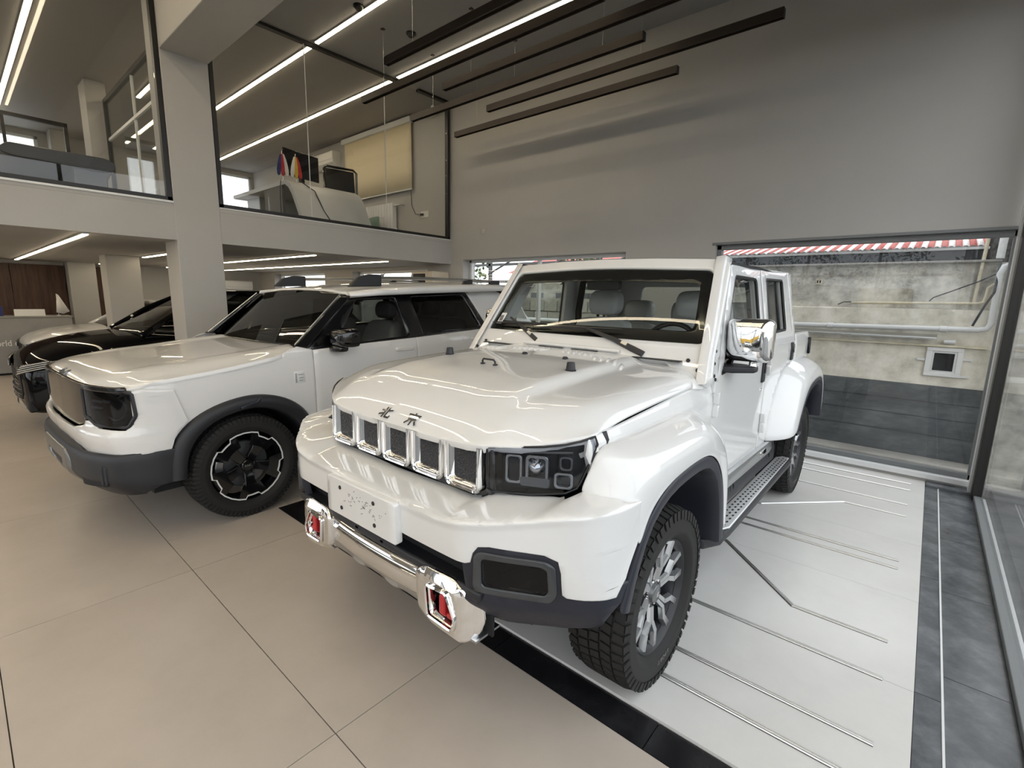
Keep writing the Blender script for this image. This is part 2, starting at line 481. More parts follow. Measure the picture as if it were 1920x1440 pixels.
for p in inl:
    for mir in (0, 1):
        strip_mesh(p, mir).build('steel_inlay', 'steel', plat, ang=30); strip_mesh(p, mir, True).build('inlay_shadow_strip', 'grout', plat, flat=True)  # flat dark strip under each inlay paints in the shadow joint along its edges
# ---- ceilings
MB().box(XF, XG+.3, YS-.2, YB, ZC, ZC+.2).build('ceiling', 'ceiling_paint')
tag(bpy.data.objects['ceiling'], 'dark grey flat ceiling of the double height hall', 'ceiling', kind=S)
o = MB().box(XE, XF, YS-.2, YB, ZC, ZC+.2).build('ceiling_mezzanine', 'mezz_ceiling'); tag(o, 'dark ceiling above the mezzanine offices', 'ceiling', kind=S)
# ---- back wall with its openings
def wall_y(name, y0, y1, xa, xb, za, zb, holes, m):
    """wall standing along x with rectangular holes (x0, x1, z0, z1)"""
    mb = MB(); xs = sorted({xa, xb, *[h[0] for h in holes], *[h[1] for h in holes]}); zs = sorted({za, zb, *[h[2] for h in holes], *[h[3] for h in holes]})
    for i in range(len(xs)-1):
        run = None
        for j in range(len(zs)-1):
            cx, cz = (xs[i]+xs[i+1])/2, (zs[j]+zs[j+1])/2
            if any(h[0] < cx < h[1] and h[2] < cz < h[3] for h in holes):
                if run: mb.box(xs[i], xs[i+1], y0, y1, run[0], run[1]); run = None
            else: run = (run[0], zs[j+1]) if run else (zs[j], zs[j+1])
        if run: mb.box(xs[i], xs[i+1], y0, y1, run[0], run[1])
    return mb.build(name, m, flat=True)
W2 = (-1.95, .47, .06, 2.235); W1 = (-6.08, -3.07, .45, 2.215); W3 = (-9.5, -7.0, .5, 2.09); W4 = (-13.3, -10.67, .5, 2.09)
o = wall_y('wall_back', YB, YB+.28, XE, XG+.02, -.02, ZC+.2, [W1, W2, W3, W4], 'wall_paint'); tag(o, 'tall plain grey back wall of the hall', 'wall', kind=S)
o = wall_y('wall_street', YS-.2, YS, XE, XG+.02, -.02, ZC+.2, [(-6.2, XG-.05, .05, 3.6), (-13, -7, .6, 2.0), (-13, -7, 3.2, 4.4)], 'wall_paint'); tag(o, 'grey street side wall around the shop front', 'wall', kind=S)
mb = MB(); mb.box(XE-.25, XE, YS, YB, -.02, 2.15); mb.box(XE-.25, XE, YS, YB, 4.62, ZC+.2); mb.box(XE-.25, XE, YS, YB, 2.15, 3.3)
mb.box(XE-.25, XE, YS, .3, 3.3, 4.62); mb.box(XE-.25, XE, 1.6, 4.85, 3.3, 4.62); mb.box(XE-.25, XE, 5.70, YB, 3.3, 4.62)
o = mb.build('wall_far', 'wall_paint', flat=True); tag(o, 'grey far end wall of the building', 'wall', kind=S)
o = MB().box(XG-.03, XG+.12, YS-.2, YB+.28, 4.05, ZC+.2).build('wall_right', 'wall_paint', flat=True)
# right-hand wall only above the glazing band
tag(o, 'grey wall above the glass shop front', 'wall', kind=S)
# ---- mezzanine slab, front band, columns, beam
o = MB().box(XE, XF, YS, YB, 2.15, 2.50).build('floor_mezzanine', 'wall_paint', flat=True); tag(o, 'grey mezzanine slab and its front band', 'floor', kind=S)
o = MB().box(XF-.12, XF, YS, YB, 2.50, 2.545).build('trim_1', 'wall_paint', bevel=.004); tag(o, 'low kerb under the mezzanine glass', 'trim', kind=S)
mb = MB().box(XF-.02, XF+.012, YS, 1.735, 2.535, 2.557); o = mb.build('trim_2', 'white_alu', bevel=.003); tag(o, 'pale sill strip under the mezzanine glass left of the column', 'trim', kind=S)
mb = MB().box(XF-.05, XF+.004, 2.185, YB, 2.545, 2.558); o = mb.build('trim_3', 'white_alu', bevel=.003); tag(o, 'pale sill strip under the mezzanine glass right of the column', 'trim', kind=S)
for i, (cx, lab) in enumerate(((XF, 'grey square column carrying the mezzanine front'), (-10.1, 'grey square column behind the black car'), (-13.75, 'farthest grey square column beside the reception desk'))):
    top = ZC if i == 0 else 2.15
    o = MB((cx-.225, 1.958, 0)).box(cx-.45, cx+(.004 if i == 0 else 0), 1.735, 2.183, 0, top).build('column', 'wall_paint', bevel=.006, loc=(cx-.225, 1.958, 0)); tag(o, lab, 'column', 'square columns', S)
    if i: 
        o = MB((cx-.225, 1.958, 0)).box(cx-.45, cx, 1.735, 1.99, 2.5, ZC).build('column_upper', 'wall_paint', bevel=.006, loc=(cx-.225, 1.958, 0)); tag(o, ('grey column inside the mezzanine office', 'far grey column inside the mezzanine office')[i-1], 'column', 'square columns', S)
o = MB().box(XF+.004, XG, 1.735, 2.183, 4.05, ZC).build('beam', 'wall_paint', bevel=.006); tag(o, 'deep grey ceiling beam running from the column across the hall', 'beam', kind=S)
# ---- mezzanine glazing
def glazed(name, lab, y0, y1, z0, z1, joints, gapy=None):
    w = empty(name, (XF-.05, (y0+y1)/2, z0), kind=S, label=lab, cat='window'); off = w.location
    fr = .045
    for nm, b in (('sill_rail', (XF-.08, XF-.005, y0, y1, z0, z0+.042)), ('side_rail', (XF-.08, XF-.005, y0, y0+fr, z0, z1)), ('side_rail', (XF-.08, XF-.005, y1-fr, y1, z0, z1))):
        MB(off).box(*b).build(nm, 'black_metal', w, bevel=.003)
    segs = [(y0, y1)] if not gapy else [(y0, gapy[0]), (gapy[1], y1)]
    for a, b in segs: MB(off).box(XF-.08, XF-.005, a, b, z1-.035, z1).build('head_rail', 'black_metal', w, bevel=.003)
    ys = [y0+fr]+joints+[y1-fr]
    for a, b in zip(ys, ys[1:]): MB(off).box(XF-.047, XF-.037, a+.003, b-.003, z0+.03, z1-.03).build('pane', 'pane_clear', w)
    for a in joints: MB(off).box(XF-.049, XF-.035, a-.003, a+.003, z0+.03, z1-.03).build('joint', 'white_alu', w)
    return w
glazed('window_1', 'mezzanine office glazing with black frame right of the column', 2.19, 5.725, 2.558, ZC, [3.31, 4.49], (4.84, 5.1))
glazed('window_2', 'mezzanine meeting room glazing with black frame left of the column', -4.4, 1.73, 2.557, ZC, [-2.9, -1.5, .2])
# ---- back wall windows
def win_y(name, lab, h, m_frame, fw, mull=(), y=YB+.16, bottom=None):
    x0, x1, z0, z1 = h; w = empty(name, ((x0+x1)/2, y, z0), kind=S, label=lab, cat='window'); off = w.location
    for nm, b in (('frame_rail', (x0, x1, y, y+.06, z0, z0+(bottom or fw))), ('frame_rail', (x0, x1, y, y+.06, z1-fw, z1)), ('frame_stile', (x0, x0+fw, y, y+.06, z0, z1)), ('frame_stile', (x1-fw, x1, y, y+.06, z0, z1))):
        MB(off).box(*b).build(nm, m_frame, w, bevel=.004)
    for a in mull: MB(off).box(a-fw/2, a+fw/2, y, y+.06, z0+fw, z1-fw).build('mullion', m_frame, w, bevel=.004)
    xs = [x0+fw, *mull, x1-fw]
    for a, b in zip(xs, xs[1:]): MB(off).box(a, b, y+.025, y+.035, z0+fw*.5, z1-fw*.5).build('pane', 'pane', w)
    return w
win_y('window_3', 'large back wall window behind the white pickup', W2, 'grey_frame', .05, y=YB+.05, bottom=.07)
win_y('window_4', 'wide back wall window partly hidden by the pickup roof', W1, 'white_alu', .045, (-4.6,))
win_y('window_5', 'back wall window beside the beige air conditioner cabinet', W3, 'white_alu', .05)
win_y('window_6', 'far back wall window under the mezzanine', W4, 'white_alu', .05)
mb = MB(); mb.box(-1.95, .47, YB-.02, YB+.05, .035, .085); o = mb.build('trim_4', 'white_alu', bevel=.004); tag(o, 'pale sill bar at the foot of the large back window', 'trim', kind=S)
o = MB().box(-1.99, .47, YB-.012, YB+.03, 2.235, 2.262).build('trim_5', 'grey_frame', bevel=.003); tag(o, 'dark head trim over the large back window', 'trim', kind=S)
# ---- right-hand glazing (stands 0.48 m right of the viewer)
w = empty('window_7', (XG, 0, 0), kind=S, label='tall glass shop front along the right edge', cat='window')
for nm, b, m_ in (('corner_post', (-.035, .03, 5.50, 5.62, 0, 4.05), 'black_metal'), ('corner_trim', (-.052, -.008, 5.625, 5.70, 0, 4.05), 'white_alu'), ('sill_rail', (-.02, .035, YS, 5.5, 0, .035), 'grey_frame'), ('sill_trim', (.035, .055, YS, 5.5, 0, .025), 'white_alu'), ('head_rail', (-.02, .035, YS, 5.5, 4.0, 4.05), 'grey_frame')):
    MB().box(*b).build(nm, m_, w, bevel=.004)
ys = [YS, -2.6, -.4, 1.75, 5.5]
for a in ys[1:-1]: MB().box(-.02, .035, a-.03, a+.03, .03, 4.01).build('mullion', 'grey_frame', w, bevel=.004)
for a, b in zip(ys, ys[1:]): MB().box(0, .01, a, b, .03, 4.01).build('pane', 'pane', w)
w = empty('window_8', (-2.9, YS, 0), kind=S, label='street shop front glazing behind the viewer', cat='window')
xs = [-6.2, -4.55, -2.9, -1.25, XG-.05]
for a in xs: MB((-2.9, YS, 0)).box(a-.03, a+.03, YS-.12, YS-.05, .05, 3.6).build('mullion', 'grey_frame', w)
for z in (.07, 2.4, 3.57): MB((-2.9, YS, 0)).box(-6.2, XG-.05, YS-.12, YS-.05, z-.03, z+.03).build('rail', 'grey_frame', w)
for a, b in zip(xs, xs[1:]):
    MB((-2.9, YS, 0)).box(a, b, YS-.09, YS-.08, .05, 3.6).build('pane', 'pane', w)
# ---- ceiling light strips (warm, recessed) and hanging profiles
def strip_light(x0, x1, y, z, lab, grp, w=.035):
    z -= .003
    r = empty('strip_light', ((x0+x1)/2, y, z), label=lab, cat='light', group=grp); off = r.location
    MB(off).box(x0-.01, x1+.01, y-w-.008, y+w+.008, z-.012, z+.0).build('trim', 'white_alu', r)
    MB(off).box(x0, x1, y-w, y+w, z-.02, z-.0125).build('diffuser', 'led', r)
    return r
ord_ = ['nearest the back wall', 'second from the back wall', 'third from the back wall']
YL = [4.66, 3.43, 1.08, .46, -.16, -.78, -1.40, -2.02, -2.64, -3.26, -3.88]
nth = ['first', 'second', 'third', 'fourth', 'fifth', 'sixth', 'seventh', 'eighth', 'ninth']
hall_lab = ['lit ceiling strip over the hall in line with the pickup cab', 'lit ceiling strip over the hall next to the beam']+['lit ceiling strip on the street side of the beam, %s row from it' % q for q in nth]
for i, y in enumerate(YL): strip_light(-6.30, -2.9 if i < 2 else -.25, y, ZC, hall_lab[i], 'hall ceiling strips', .022 if i < 2 else .018)
for y, x0, lab in ((4.66, -13.6, 'long lit ceiling strip in the mezzanine office nearest the back wall'), (3.43, -13.6, 'lit ceiling strip in the mezzanine office nearest the column'), (2.45, -10.3, 'short lit ceiling strip behind the mezzanine glass partition'), (.98, -13.6, 'lit ceiling strip in the mezzanine meeting room'), (-.25, -13.6, 'lit ceiling strip deep in the mezzanine meeting room')):
    strip_light(x0, -6.47 if y != 2.45 else -7.2, y, ZC, lab, 'mezzanine ceiling strips', .024)
for y, x0, x1, lab in ((.98, -13.6, -6.45, 'lit strip under the mezzanine left of the column'), (2.22, -10.0, -8.3, 'short lit strip under the mezzanine between the columns'), (2.24, -13.6, -12.4, 'farthest short lit strip under the mezzanine'), (3.45, -13.6, -6.65, 'lit strip under the mezzanine right of the column'), (4.66, -13.6, -6.67, 'lit strip under the mezzanine nearest the back wall'), (-.25, -13.6, -6.45, 'lit strip under the mezzanine over the black car nose'), (-1.5, -13.6, -6.45, 'lit strip under the mezzanine near the street')):
    strip_light(x0, x1, y, 2.15, lab, 'strips under the mezzanine', .02)
def hanging(x0, x1, y, z, lab, lit=False):
    r = empty('hanging_profile', ((x0+x1)/2, y, z), label=lab, cat='light', group='hanging black linear lamps'); off = r.location
    mb = MB(off); w, h = .03, .075
    pr_ = [(y-w, z+h), (y-w, z), (y-w+.006, z), (y-w+.006, z+.018), (y+w-.006, z+.018), (y+w-.006, z), (y+w, z), (y+w, z+h)]
    mb.prism(pr_, x0, x1, 'x'); mb.build('housing', 'bronze_metal', r, flat=True)
    for e in (x0, x1): MB(off).box(e-.002, e+.002, y-w, y+w, z, z+h).build('end_cap', 'black_metal', r)
    for e in (x0+.45, x1-.45): 
        MB(off).tube([(e, y, z+h), (e, y, ZC)], .0012, 5).build('wire', 'alu', r)
        MB(off).box(e-.02, e+.02, y-.02, y+.02, ZC-.012, ZC).build('ceiling_rose', 'black_metal', r, bevel=.003)
    return r
hp = ['first from the back wall', 'second from the back wall', 'third from the back wall', 'fourth from the back wall', 'fifth from the back wall', 'sixth from the back wall']
for i, (x0, y) in enumerate(((-5.88, 5.40), (-4.77, 4.95), (-5.86, 4.56), (-4.72, 4.15), (-5.84, 3.78), (-4.73, 3.35))):
    hanging(x0, x0+3.48, y, 4.0, 'unlit black hanging linear lamp, '+hp[i])
for (x, y, lab) in ((-5.2, 4.05, 'small black round ceiling detector nearer the back wall'), (-5.2, 3.34, 'small black round ceiling detector nearer the beam')):
    r = empty('smoke_detector', (x, y, ZC), label=lab, cat='detector', group='ceiling detectors')
    MB().lathe([(.0, -.045), (.03, -.045), (.045, -.03), (.05, -.012), (.05, 0)], 20, 'z').build('body', 'black_metal', r); MB().lathe([(.06, -.012), (.06, 0)], 20, 'z').build('base', 'black_metal', r)
o = MB((-5.614, YB, 2.64)).lathe([(0, -.012), (.03, -.012), (.04, -.006), (.042, 0)], 20, 'y')
o.v = [v+Vector((-5.614, YB, 2.64)) for v in o.v]; o = o.build('blanking_cover', 'wall_paint', loc=(-5.614, YB, 2.64)); tag(o, 'small round painted cover cap on the back wall', 'cover')
# ================================================================== VEHICLE PARTS SHARED BY ALL CARS
def arc_pts(c, r, a0, a1, n):
    return [(c[0]+r*cos(a0+(a1-a0)*k/n), c[1]+r*sin(a0+(a1-a0)*k/n)) for k in range(n+1)]
def tire(parent, R, w, rim_r, blocks=True, lugs=56, name='tire'):
    """tyre round the local x axis, outer side at +x"""
    mb = MB(); h = w/2
    prof = [(rim_r, -h*.72), (rim_r+.012, -h*.86), (rim_r+.05, -h), (R-.045, -h*.98), (R-.018, -h*.90), (R-.009, -h*.76), (R-.008, 0), (R-.009, h*.76), (R-.018, h*.90), (R-.045, h*.98),
            (R-.055, h*1.0), (R-.06, h*.985), (rim_r+.05, h), (rim_r+.036, h*.985), (rim_r+.030, h*.95), (rim_r+.012, h*.86), (rim_r, h*.72)]
    mb.lathe(prof, 64, 'x'); t = mb.build(name, 'rubber', parent, ang=35)
    if blocks:
        b = MB()
        for k in range(lugs):
            a0 = 2*pi*k/lugs; da = 2*pi/lugs
            for (x0, x1, sh, fr) in ((-h*.93, -h*.62, 0, .70), (-h*.55, -h*.22, .5, .78), (-h*.15, h*.15, .2, .80), (h*.22, h*.55, .7, .78), (h*.62, h*.93, .3, .70)):
                aa = a0+sh*da; ab = aa+fr*da
                r1 = R; rb = R-.012
                drop0 = .010 if abs(x0) > h*.9 else 0; drop1 = .010 if abs(x1) > h*.9 else 0
                tw = .14*da*(1 if x0 > 0 else -1)
                vs = []
                for (r, ex) in ((rb-.004, 0), (r1, .0)):
                    for (x, a) in ((x0, aa), (x1, aa+tw), (x1, ab+tw), (x0, ab)):
                        rr = r-(drop0 if x == x0 else drop1)*(1 if r == r1 else 1)
                        vs.append((x, rr*cos(a), rr*sin(a)))
                b.add(vs, [(0, 1, 2, 3), (7, 6, 5, 4), (0, 4, 5, 1), (1, 5, 6, 2), (2, 6, 7, 3), (3, 7, 4, 0)])
        # shoulder lugs on both side walls
        for k in range(lugs):
            a0 = 2*pi*(k+.35)/lugs; a1 = a0+2*pi/lugs*(.55 if k % 2 else .72)
            for sg in (-1, 1):
                vs = []
                for (r, x) in ((R-.012, h*.93*sg), (R-.046, h*.985*sg), (R-.046, (h*.985+.005)*sg), (R-.008, (h*.93+.006)*sg)):
                    for a in (a0, a1): vs.append((x, r*cos(a), r*sin(a)))
                b.add(vs, [(0, 1, 3, 2), (2, 3, 5, 4), (4, 5, 7, 6), (6, 7, 1, 0), (0, 2, 4, 6), (1, 7, 5, 3)])
        o = b.build('tread', 'rubber', t, flat=True); o['kind'] = 'stuff'
    return t
def ring_text(body, r, a_mid, size, m, parent, x, h=.0015, spread=None, name='lettering'):
    """raised letters along a side wall; letters stand outward"""
    n = len(body); sp = spread or size*.80/r
    for i, ch in enumerate(body):
        if ch == ' ': continue
        a = a_mid-(i-(n-1)/2)*sp
        up = Vector((0, cos(a), sin(a))); rt = Vector((0, sin(a), -cos(a)))
        # seen from +x with y to the right: text runs clockwise
        M = basis(Vector((x, r*cos(a), r*sin(a))), -rt if False else rt*-1, up)
        M = basis(Vector((x, r*cos(a), r*sin(a))), rt*-1, up) if M.col[2].x > 0 else basis(Vector((x, r*cos(a), r*sin(a))), rt, up)
        text_mesh(name, ch, size, m, parent, M, h)
def stroke_letters(segs, w):
    """list of 2-D bars -> list of quads"""
    out = []
    for (a, b) in segs:
        a, b = Vector(a), Vector(b); d = (b-a).normalized(); n = Vector((-d.y, d.x))*w/2
        out.append([a+n-d*w*.1, b+n+d*w*.1, b-n+d*w*.1, a-n-d*w*.1])
    return out
def strokes(name, segs, w, M, depth, m, parent):
    mb = MB(); mb.M = M
    for q in stroke_letters(segs, w): mb.prism([tuple(p) for p in q], 0, depth, 'z')
    return mb.build(name, m, parent, flat=True)
GLYPH_BEI = [((-.38, .12), (-.12, .12)), ((-.42, -.25), (-.12, -.12)), ((-.10, .42), (-.10, -.42)), ((.10, .42), (.10, -.36)), ((.10, .10), (.40, .22)), ((.10, -.36), (.42, -.36)), ((.42, -.36), (.42, -.2))]
GLYPH_JING = [((0, .48), (0, .36)), ((-.42, .32), (.42, .32)), ((-.26, .18), (.26, .18)), ((-.26, .18), (-.26, -.02)), ((.26, .18), (.26, -.02)), ((-.26, -.02), (.26, -.02)), ((0, -.02), (0, -.44)), ((-.22, -.14), (-.38, -.36)), ((.22, -.14), (.38, -.36))]
# ================================================================== WHITE PICKUP
TO = (0, 3.2, 0)
truck = empty('pickup_truck', (-1.63, 3.2, 0), label='white double cab off-road pickup with chrome grille on the display platform', cat='pickup truck')
def tp(name, outline, fn, m='white_paint', parent=None, **k): return panel(name, outline, fn, m, parent or truck, off=TO, **k)
def tm(): return MB(TO)
def mirror_pts(half): return half + [(-u, v) for (u, v) in half[::-1] if abs(u) > 1e-6]
# ---- bonnet
lipY = interp([(0, 1.150), (.30, 1.152), (.50, 1.165), (.62, 1.225), (.72, 1.30), (.80, 1.395), (.86, 1.47)])
lipZ = interp([(0, 1.075), (.30, 1.078), (.50, 1.090), (.65, 1.105), (.80, 1.145), (.86, 1.155)])
topZ = interp([(1.10, 1.185), (1.40, 1.222), (1.70, 1.247), (2.0, 1.264), (2.36, 1.278), (2.7, 1.288)])
def hood_z(u, v):
    a = abs(u); d = v-lipY(a)
    z = topZ(v)-.016*(a/.74)**2
    z += .030*sstep(.50, .425, a)*sstep(1.22, 1.62, v)
    z -= .012*sstep(.40, .22, a)*sstep(1.15, 1.5, v)*sstep(2.0, 1.7, v)*.4
    if a > .66:
        tt = (a-.66)/.145; z -= .062*tt*tt*tt
    t = min(1, max(0, d/.30)); zl = lipZ(a)
    f = (1-t)**2.4
    return z*(1-f)+(zl)*f
hfn = lambda u, v: (u, v, hood_z(u, v))
ho = [(0, 1.150), (.15, 1.150), (.30, 1.152), (.42, 1.157), (.50, 1.165), (.56, 1.19), (.62, 1.225), (.67, 1.26), (.72, 1.30), (.76, 1.345), (.795, 1.388), (.80, 1.43), (.80, 1.8), (.80, 2.28)]
ho += [(.785, 2.322), (.74, 2.332), (.6, 2.34), (.3, 2.365), (0, 2.375)]
hood = tp('bonnet', mirror_pts(ho), hfn, t=.03, du=.02, dv=.025)
# fold-down front edge of the bonnet
# louvres pressed into the rear of the bonnet
def louvers(x0, x1, y0, y1, n, slant):
    for k in range(n):
        x = x0+(x1-x0)*(k+.5)/n; y = y0+(y1-y0)*(k+.5)/n
        mb = tm(); L = .075; w = .009
        a = (x-slant*L/2, y-L/2); b = (x+slant*L/2, y+L/2)
        rings = []
        for t in (0, .12, .88, 1):
            cx = a[0]+(b[0]-a[0])*t; cy = a[1]+(b[1]-a[1])*t; h = .010 if 0 < t < 1 else .0
            rings.append([(cx-w, cy, hood_z(cx-w, cy)-.002), (cx-w*.3, cy, hood_z(cx, cy)+h), (cx+w*.4, cy, hood_z(cx, cy)+h), (cx+w*1.3, cy, hood_z(cx+w, cy)-.002)])
        mb.loft(rings, closed=True, cap=True); mb.build('louvre', 'white_paint', hood, ang=60)
for s in (1, -1):
    louvers(s*.31, s*.50, 2.175, 2.175, 5, s*-.35); louvers(s*.05, s*.28, 2.27, 2.25, 6, s*-.35)
# bonnet fittings
def stop(x, y):
    z = hood_z(x, y); mb = tm(); mb.M = Matrix.Translation((x, y, z-.002))
    mb.lathe([(0, .040), (.016, .040), (.0185, .036), (.022, .006), (.026, .004), (.026, 0)], 18, 'z'); mb.build('bump_stop', 'plastic', hood)
stop(.41, 1.83); stop(-.41, 1.83)
z0 = hood_z(0, 1.72)
mb = tm(); mb.tube([(-.042, 1.72, z0-.002), (-.042, 1.718, z0+.018), (-.034, 1.716, z0+.027), (.034, 1.716, z0+.027), (.042, 1.718, z0+.018), (.042, 1.72, z0-.002)], .0048, 8)
for sx in (-.042, .042): mb.cbox((sx, 1.72, z0+.003), .016, .018, .008)
mb.build('pull_handle', 'plastic', hood)
for sx in (-.05, .22):
    zz = hood_z(sx, 2.06); mb = tm(); mb.M = Matrix.Translation((sx, 2.06, zz-.001))
    mb.prism([(-.014, 0), (.014, 0), (.014, .008), (.002, .015), (-.010, .012)], -.010, .010, 'x'); mb.build('washer_nozzle', 'plastic', hood, bevel=.002)
# emblem: two chrome characters on the bonnet edge
def on_hood(u, v, h):
    p = Vector(hfn(u, v)); a = Vector(hfn(u+.004, v))-Vector(hfn(u-.004, v)); b = Vector(hfn(u, v+.004))-Vector(hfn(u, v-.004)); return p+a.cross(b).normalized()*h
for gx, gl in ((-.09, GLYPH_BEI), (.09, GLYPH_JING)):
    mb = tm()
    for q in stroke_letters([((a[0]*.088, a[1]*.072), (b[0]*.088, b[1]*.072)) for a, b in gl], .0095):
        lo = [on_hood(gx+p.x, 1.182+p.y*.70, -.001) for p in q]; hi = [on_hood(gx+p.x, 1.182+p.y*.70, .006) for p in q]
        mb.add(lo+hi, [(0, 1, 2, 3), (7, 6, 5, 4), (0, 4, 5, 1), (1, 5, 6, 2), (2, 6, 7, 3), (3, 7, 4, 0)])
    mb.build('emblem_character', 'chrome', hood, flat=True)
# ---- cowl, between bonnet and windscreen
co = [(0, 2.382), (.3, 2.372), (.6, 2.347), (.74, 2.339), (.79, 2.328), (.806, 2.29), (.815, 2.40), (.815, 2.555), (.5, 2.56), (0, 2.56)]
tp('cowl_panel', mirror_pts(co), hfn, t=.02, du=.03)
mb = tm(); mb.tube([(-.34, 2.405, 1.325), (.34, 2.405, 1.325)], .011, 10); mb.build('hinge_bar', 'white_paint', truck)
mb = tm()
for x in (-.12, .12): mb.box(x-.09, x+.09, 2.39, 2.40, 1.296, 1.312)
mb.build('cowl_slot', 'matte_black', truck)
# ---- windscreen frame, glass and blackout border
wy = lambda u, z: 2.50+(z-1.38)*.683-.045*(1-(u/.76)**2)
wfn = lambda u, z: (u, wy(u, z), z)
fo = [(0, 1.302), (.60, 1.298), (.70, 1.225), (.828, 1.21), (.842, 1.24), (.822, 1.34), (.765, 1.795), (.748, 1.822), (.70, 1.834), (.35, 1.848), (0, 1.853)]
gl = round_poly([(-.765, 1.384), (.765, 1.384), (.700, 1.786), (0, 1.812), (-.700, 1.786)], [.035, .035, .045, .3, .045], 5)
wf = tp('windscreen_frame', mirror_pts(fo), wfn, out=(0, -1, .6), t=.05, du=.04, holes=[gl[::-1]], rim=.006)
inner = round_poly([(-.69, 1.455), (.69, 1.455), (.645, 1.712), (0, 1.735), (-.645, 1.712)], [.05, .05, .04, .3, .04], 5)
tp('windscreen_border', gl, wfn, 'gloss_black', wf, out=(0, -1, .6), t=.003, du=.05, holes=[inner[::-1]], rim=.0005, lift=-.016)
tp('windscreen', gl, wfn, 'car_glass', wf, out=(0, -1, .6), t=.004, du=.05, rim=.0005, lift=-.010)
MB(TO).prism([(-.69, 1.297), (.69, 1.297), (.69, 1.303), (-.69, 1.303)], 2.39, 2.43, 'y').build('seam', 'rubber_seal', wf)
# frame screws
for (u, z) in ((.715, 1.305), (.775, 1.262), (-.715, 1.305), (-.775, 1.262)):
    p = Vector(wfn(u, z)); mb = tm(); mb.M = basis(p, (1, 0, 0), (0, .683, 1)); mb.lathe([(0, .010), (.008, .009), (.0105, .004), (.0105, -.004)], 12, 'z'); mb.build('screw', 'plastic', wf)
# wipers
def wiper(p0, tip, blade):
    r = empty('wiper', (0, 0, 0)); r.parent = truck
    def G(u, z, l): 
        p = Vector(wfn(u, z)); return p+Vector((0, -.82, .56))*l
    a = Vector(p0); b = G(*tip, .016); m_ = a.lerp(b, .45)+Vector((0, -.012, .012))
    mb = tm()
    def ringq(c, d, w, h):
        d = d.normalized(); n = Vector((0, -.82, .56)); s_ = d.cross(n).normalized(); n = s_.cross(d)
        return [c-s_*w-n*h, c+s_*w-n*h, c+s_*w*.8+n*h, c-s_*w*.8+n*h]
    d = b-a
    mb.loft([ringq(a, d, .018, .010), ringq(a.lerp(m_, .3), d, .017, .012), ringq(m_, d, .013, .008), ringq(b, d, .007, .005)], cap=True); mb.build('wiper_arm', 'plastic', r, ang=50)
    mb = tm(); c = a.lerp(m_, .62); mb.loft([ringq(c-d.normalized()*.02+Vector((0, -.008, .008)), d, .012, .006), ringq(c+d.normalized()*.02+Vector((0, -.008, .008)), d, .010, .005)], cap=True); mb.build('wiper_clip', 'satin_silver', r)
    mb = tm(); pts = [G(blade[0]+(blade[2]-blade[0])*t, blade[1]+(blade[3]-blade[1])*t, .012+.006*sin(pi*t)) for t in [i/8 for i in range(9)]]
    mb.tube(pts, [.004, .006, .007, .008, .009, .008, .007, .006, .004], 6); mb.build('wiper_blade', 'plastic', r)
wiper((.475, 2.425, 1.318), (.06, 1.43), (-.33, 1.412, .30, 1.432))
wiper((-.245, 2.44, 1.325), (-.56, 1.462), (-.72, 1.425, -.22, 1.432))
# stickers on the glass
tp('glass_sticker', [(-.705, 1.43), (-.655, 1.43), (-.640, 1.502), (-.690, 1.502)], wfn, 'paper', wf, out=(0, -1, .6), t=.0008, du=.05, rim=.0002, lift=-.0085)
mb = tm(); mb.M = basis(Vector(wfn(-.672, 1.466))+Vector((0, -.82, .56))*-.0078, (1, 0, .1), (0, .683, 1))
for k in range(5): mb.box(-.018+.007*k, -.014+.007*k, -.024, .024, 0, .0006)
mb.build('sticker_print', 'ink', wf)
tp('glass_sticker', [(-.585, 1.63), (-.515, 1.63), (-.49, 1.70), (-.560, 1.70)], wfn, 'lens', wf, out=(0, -1, .6), t=.0008, du=.05, rim=.0002, lift=-.0085)
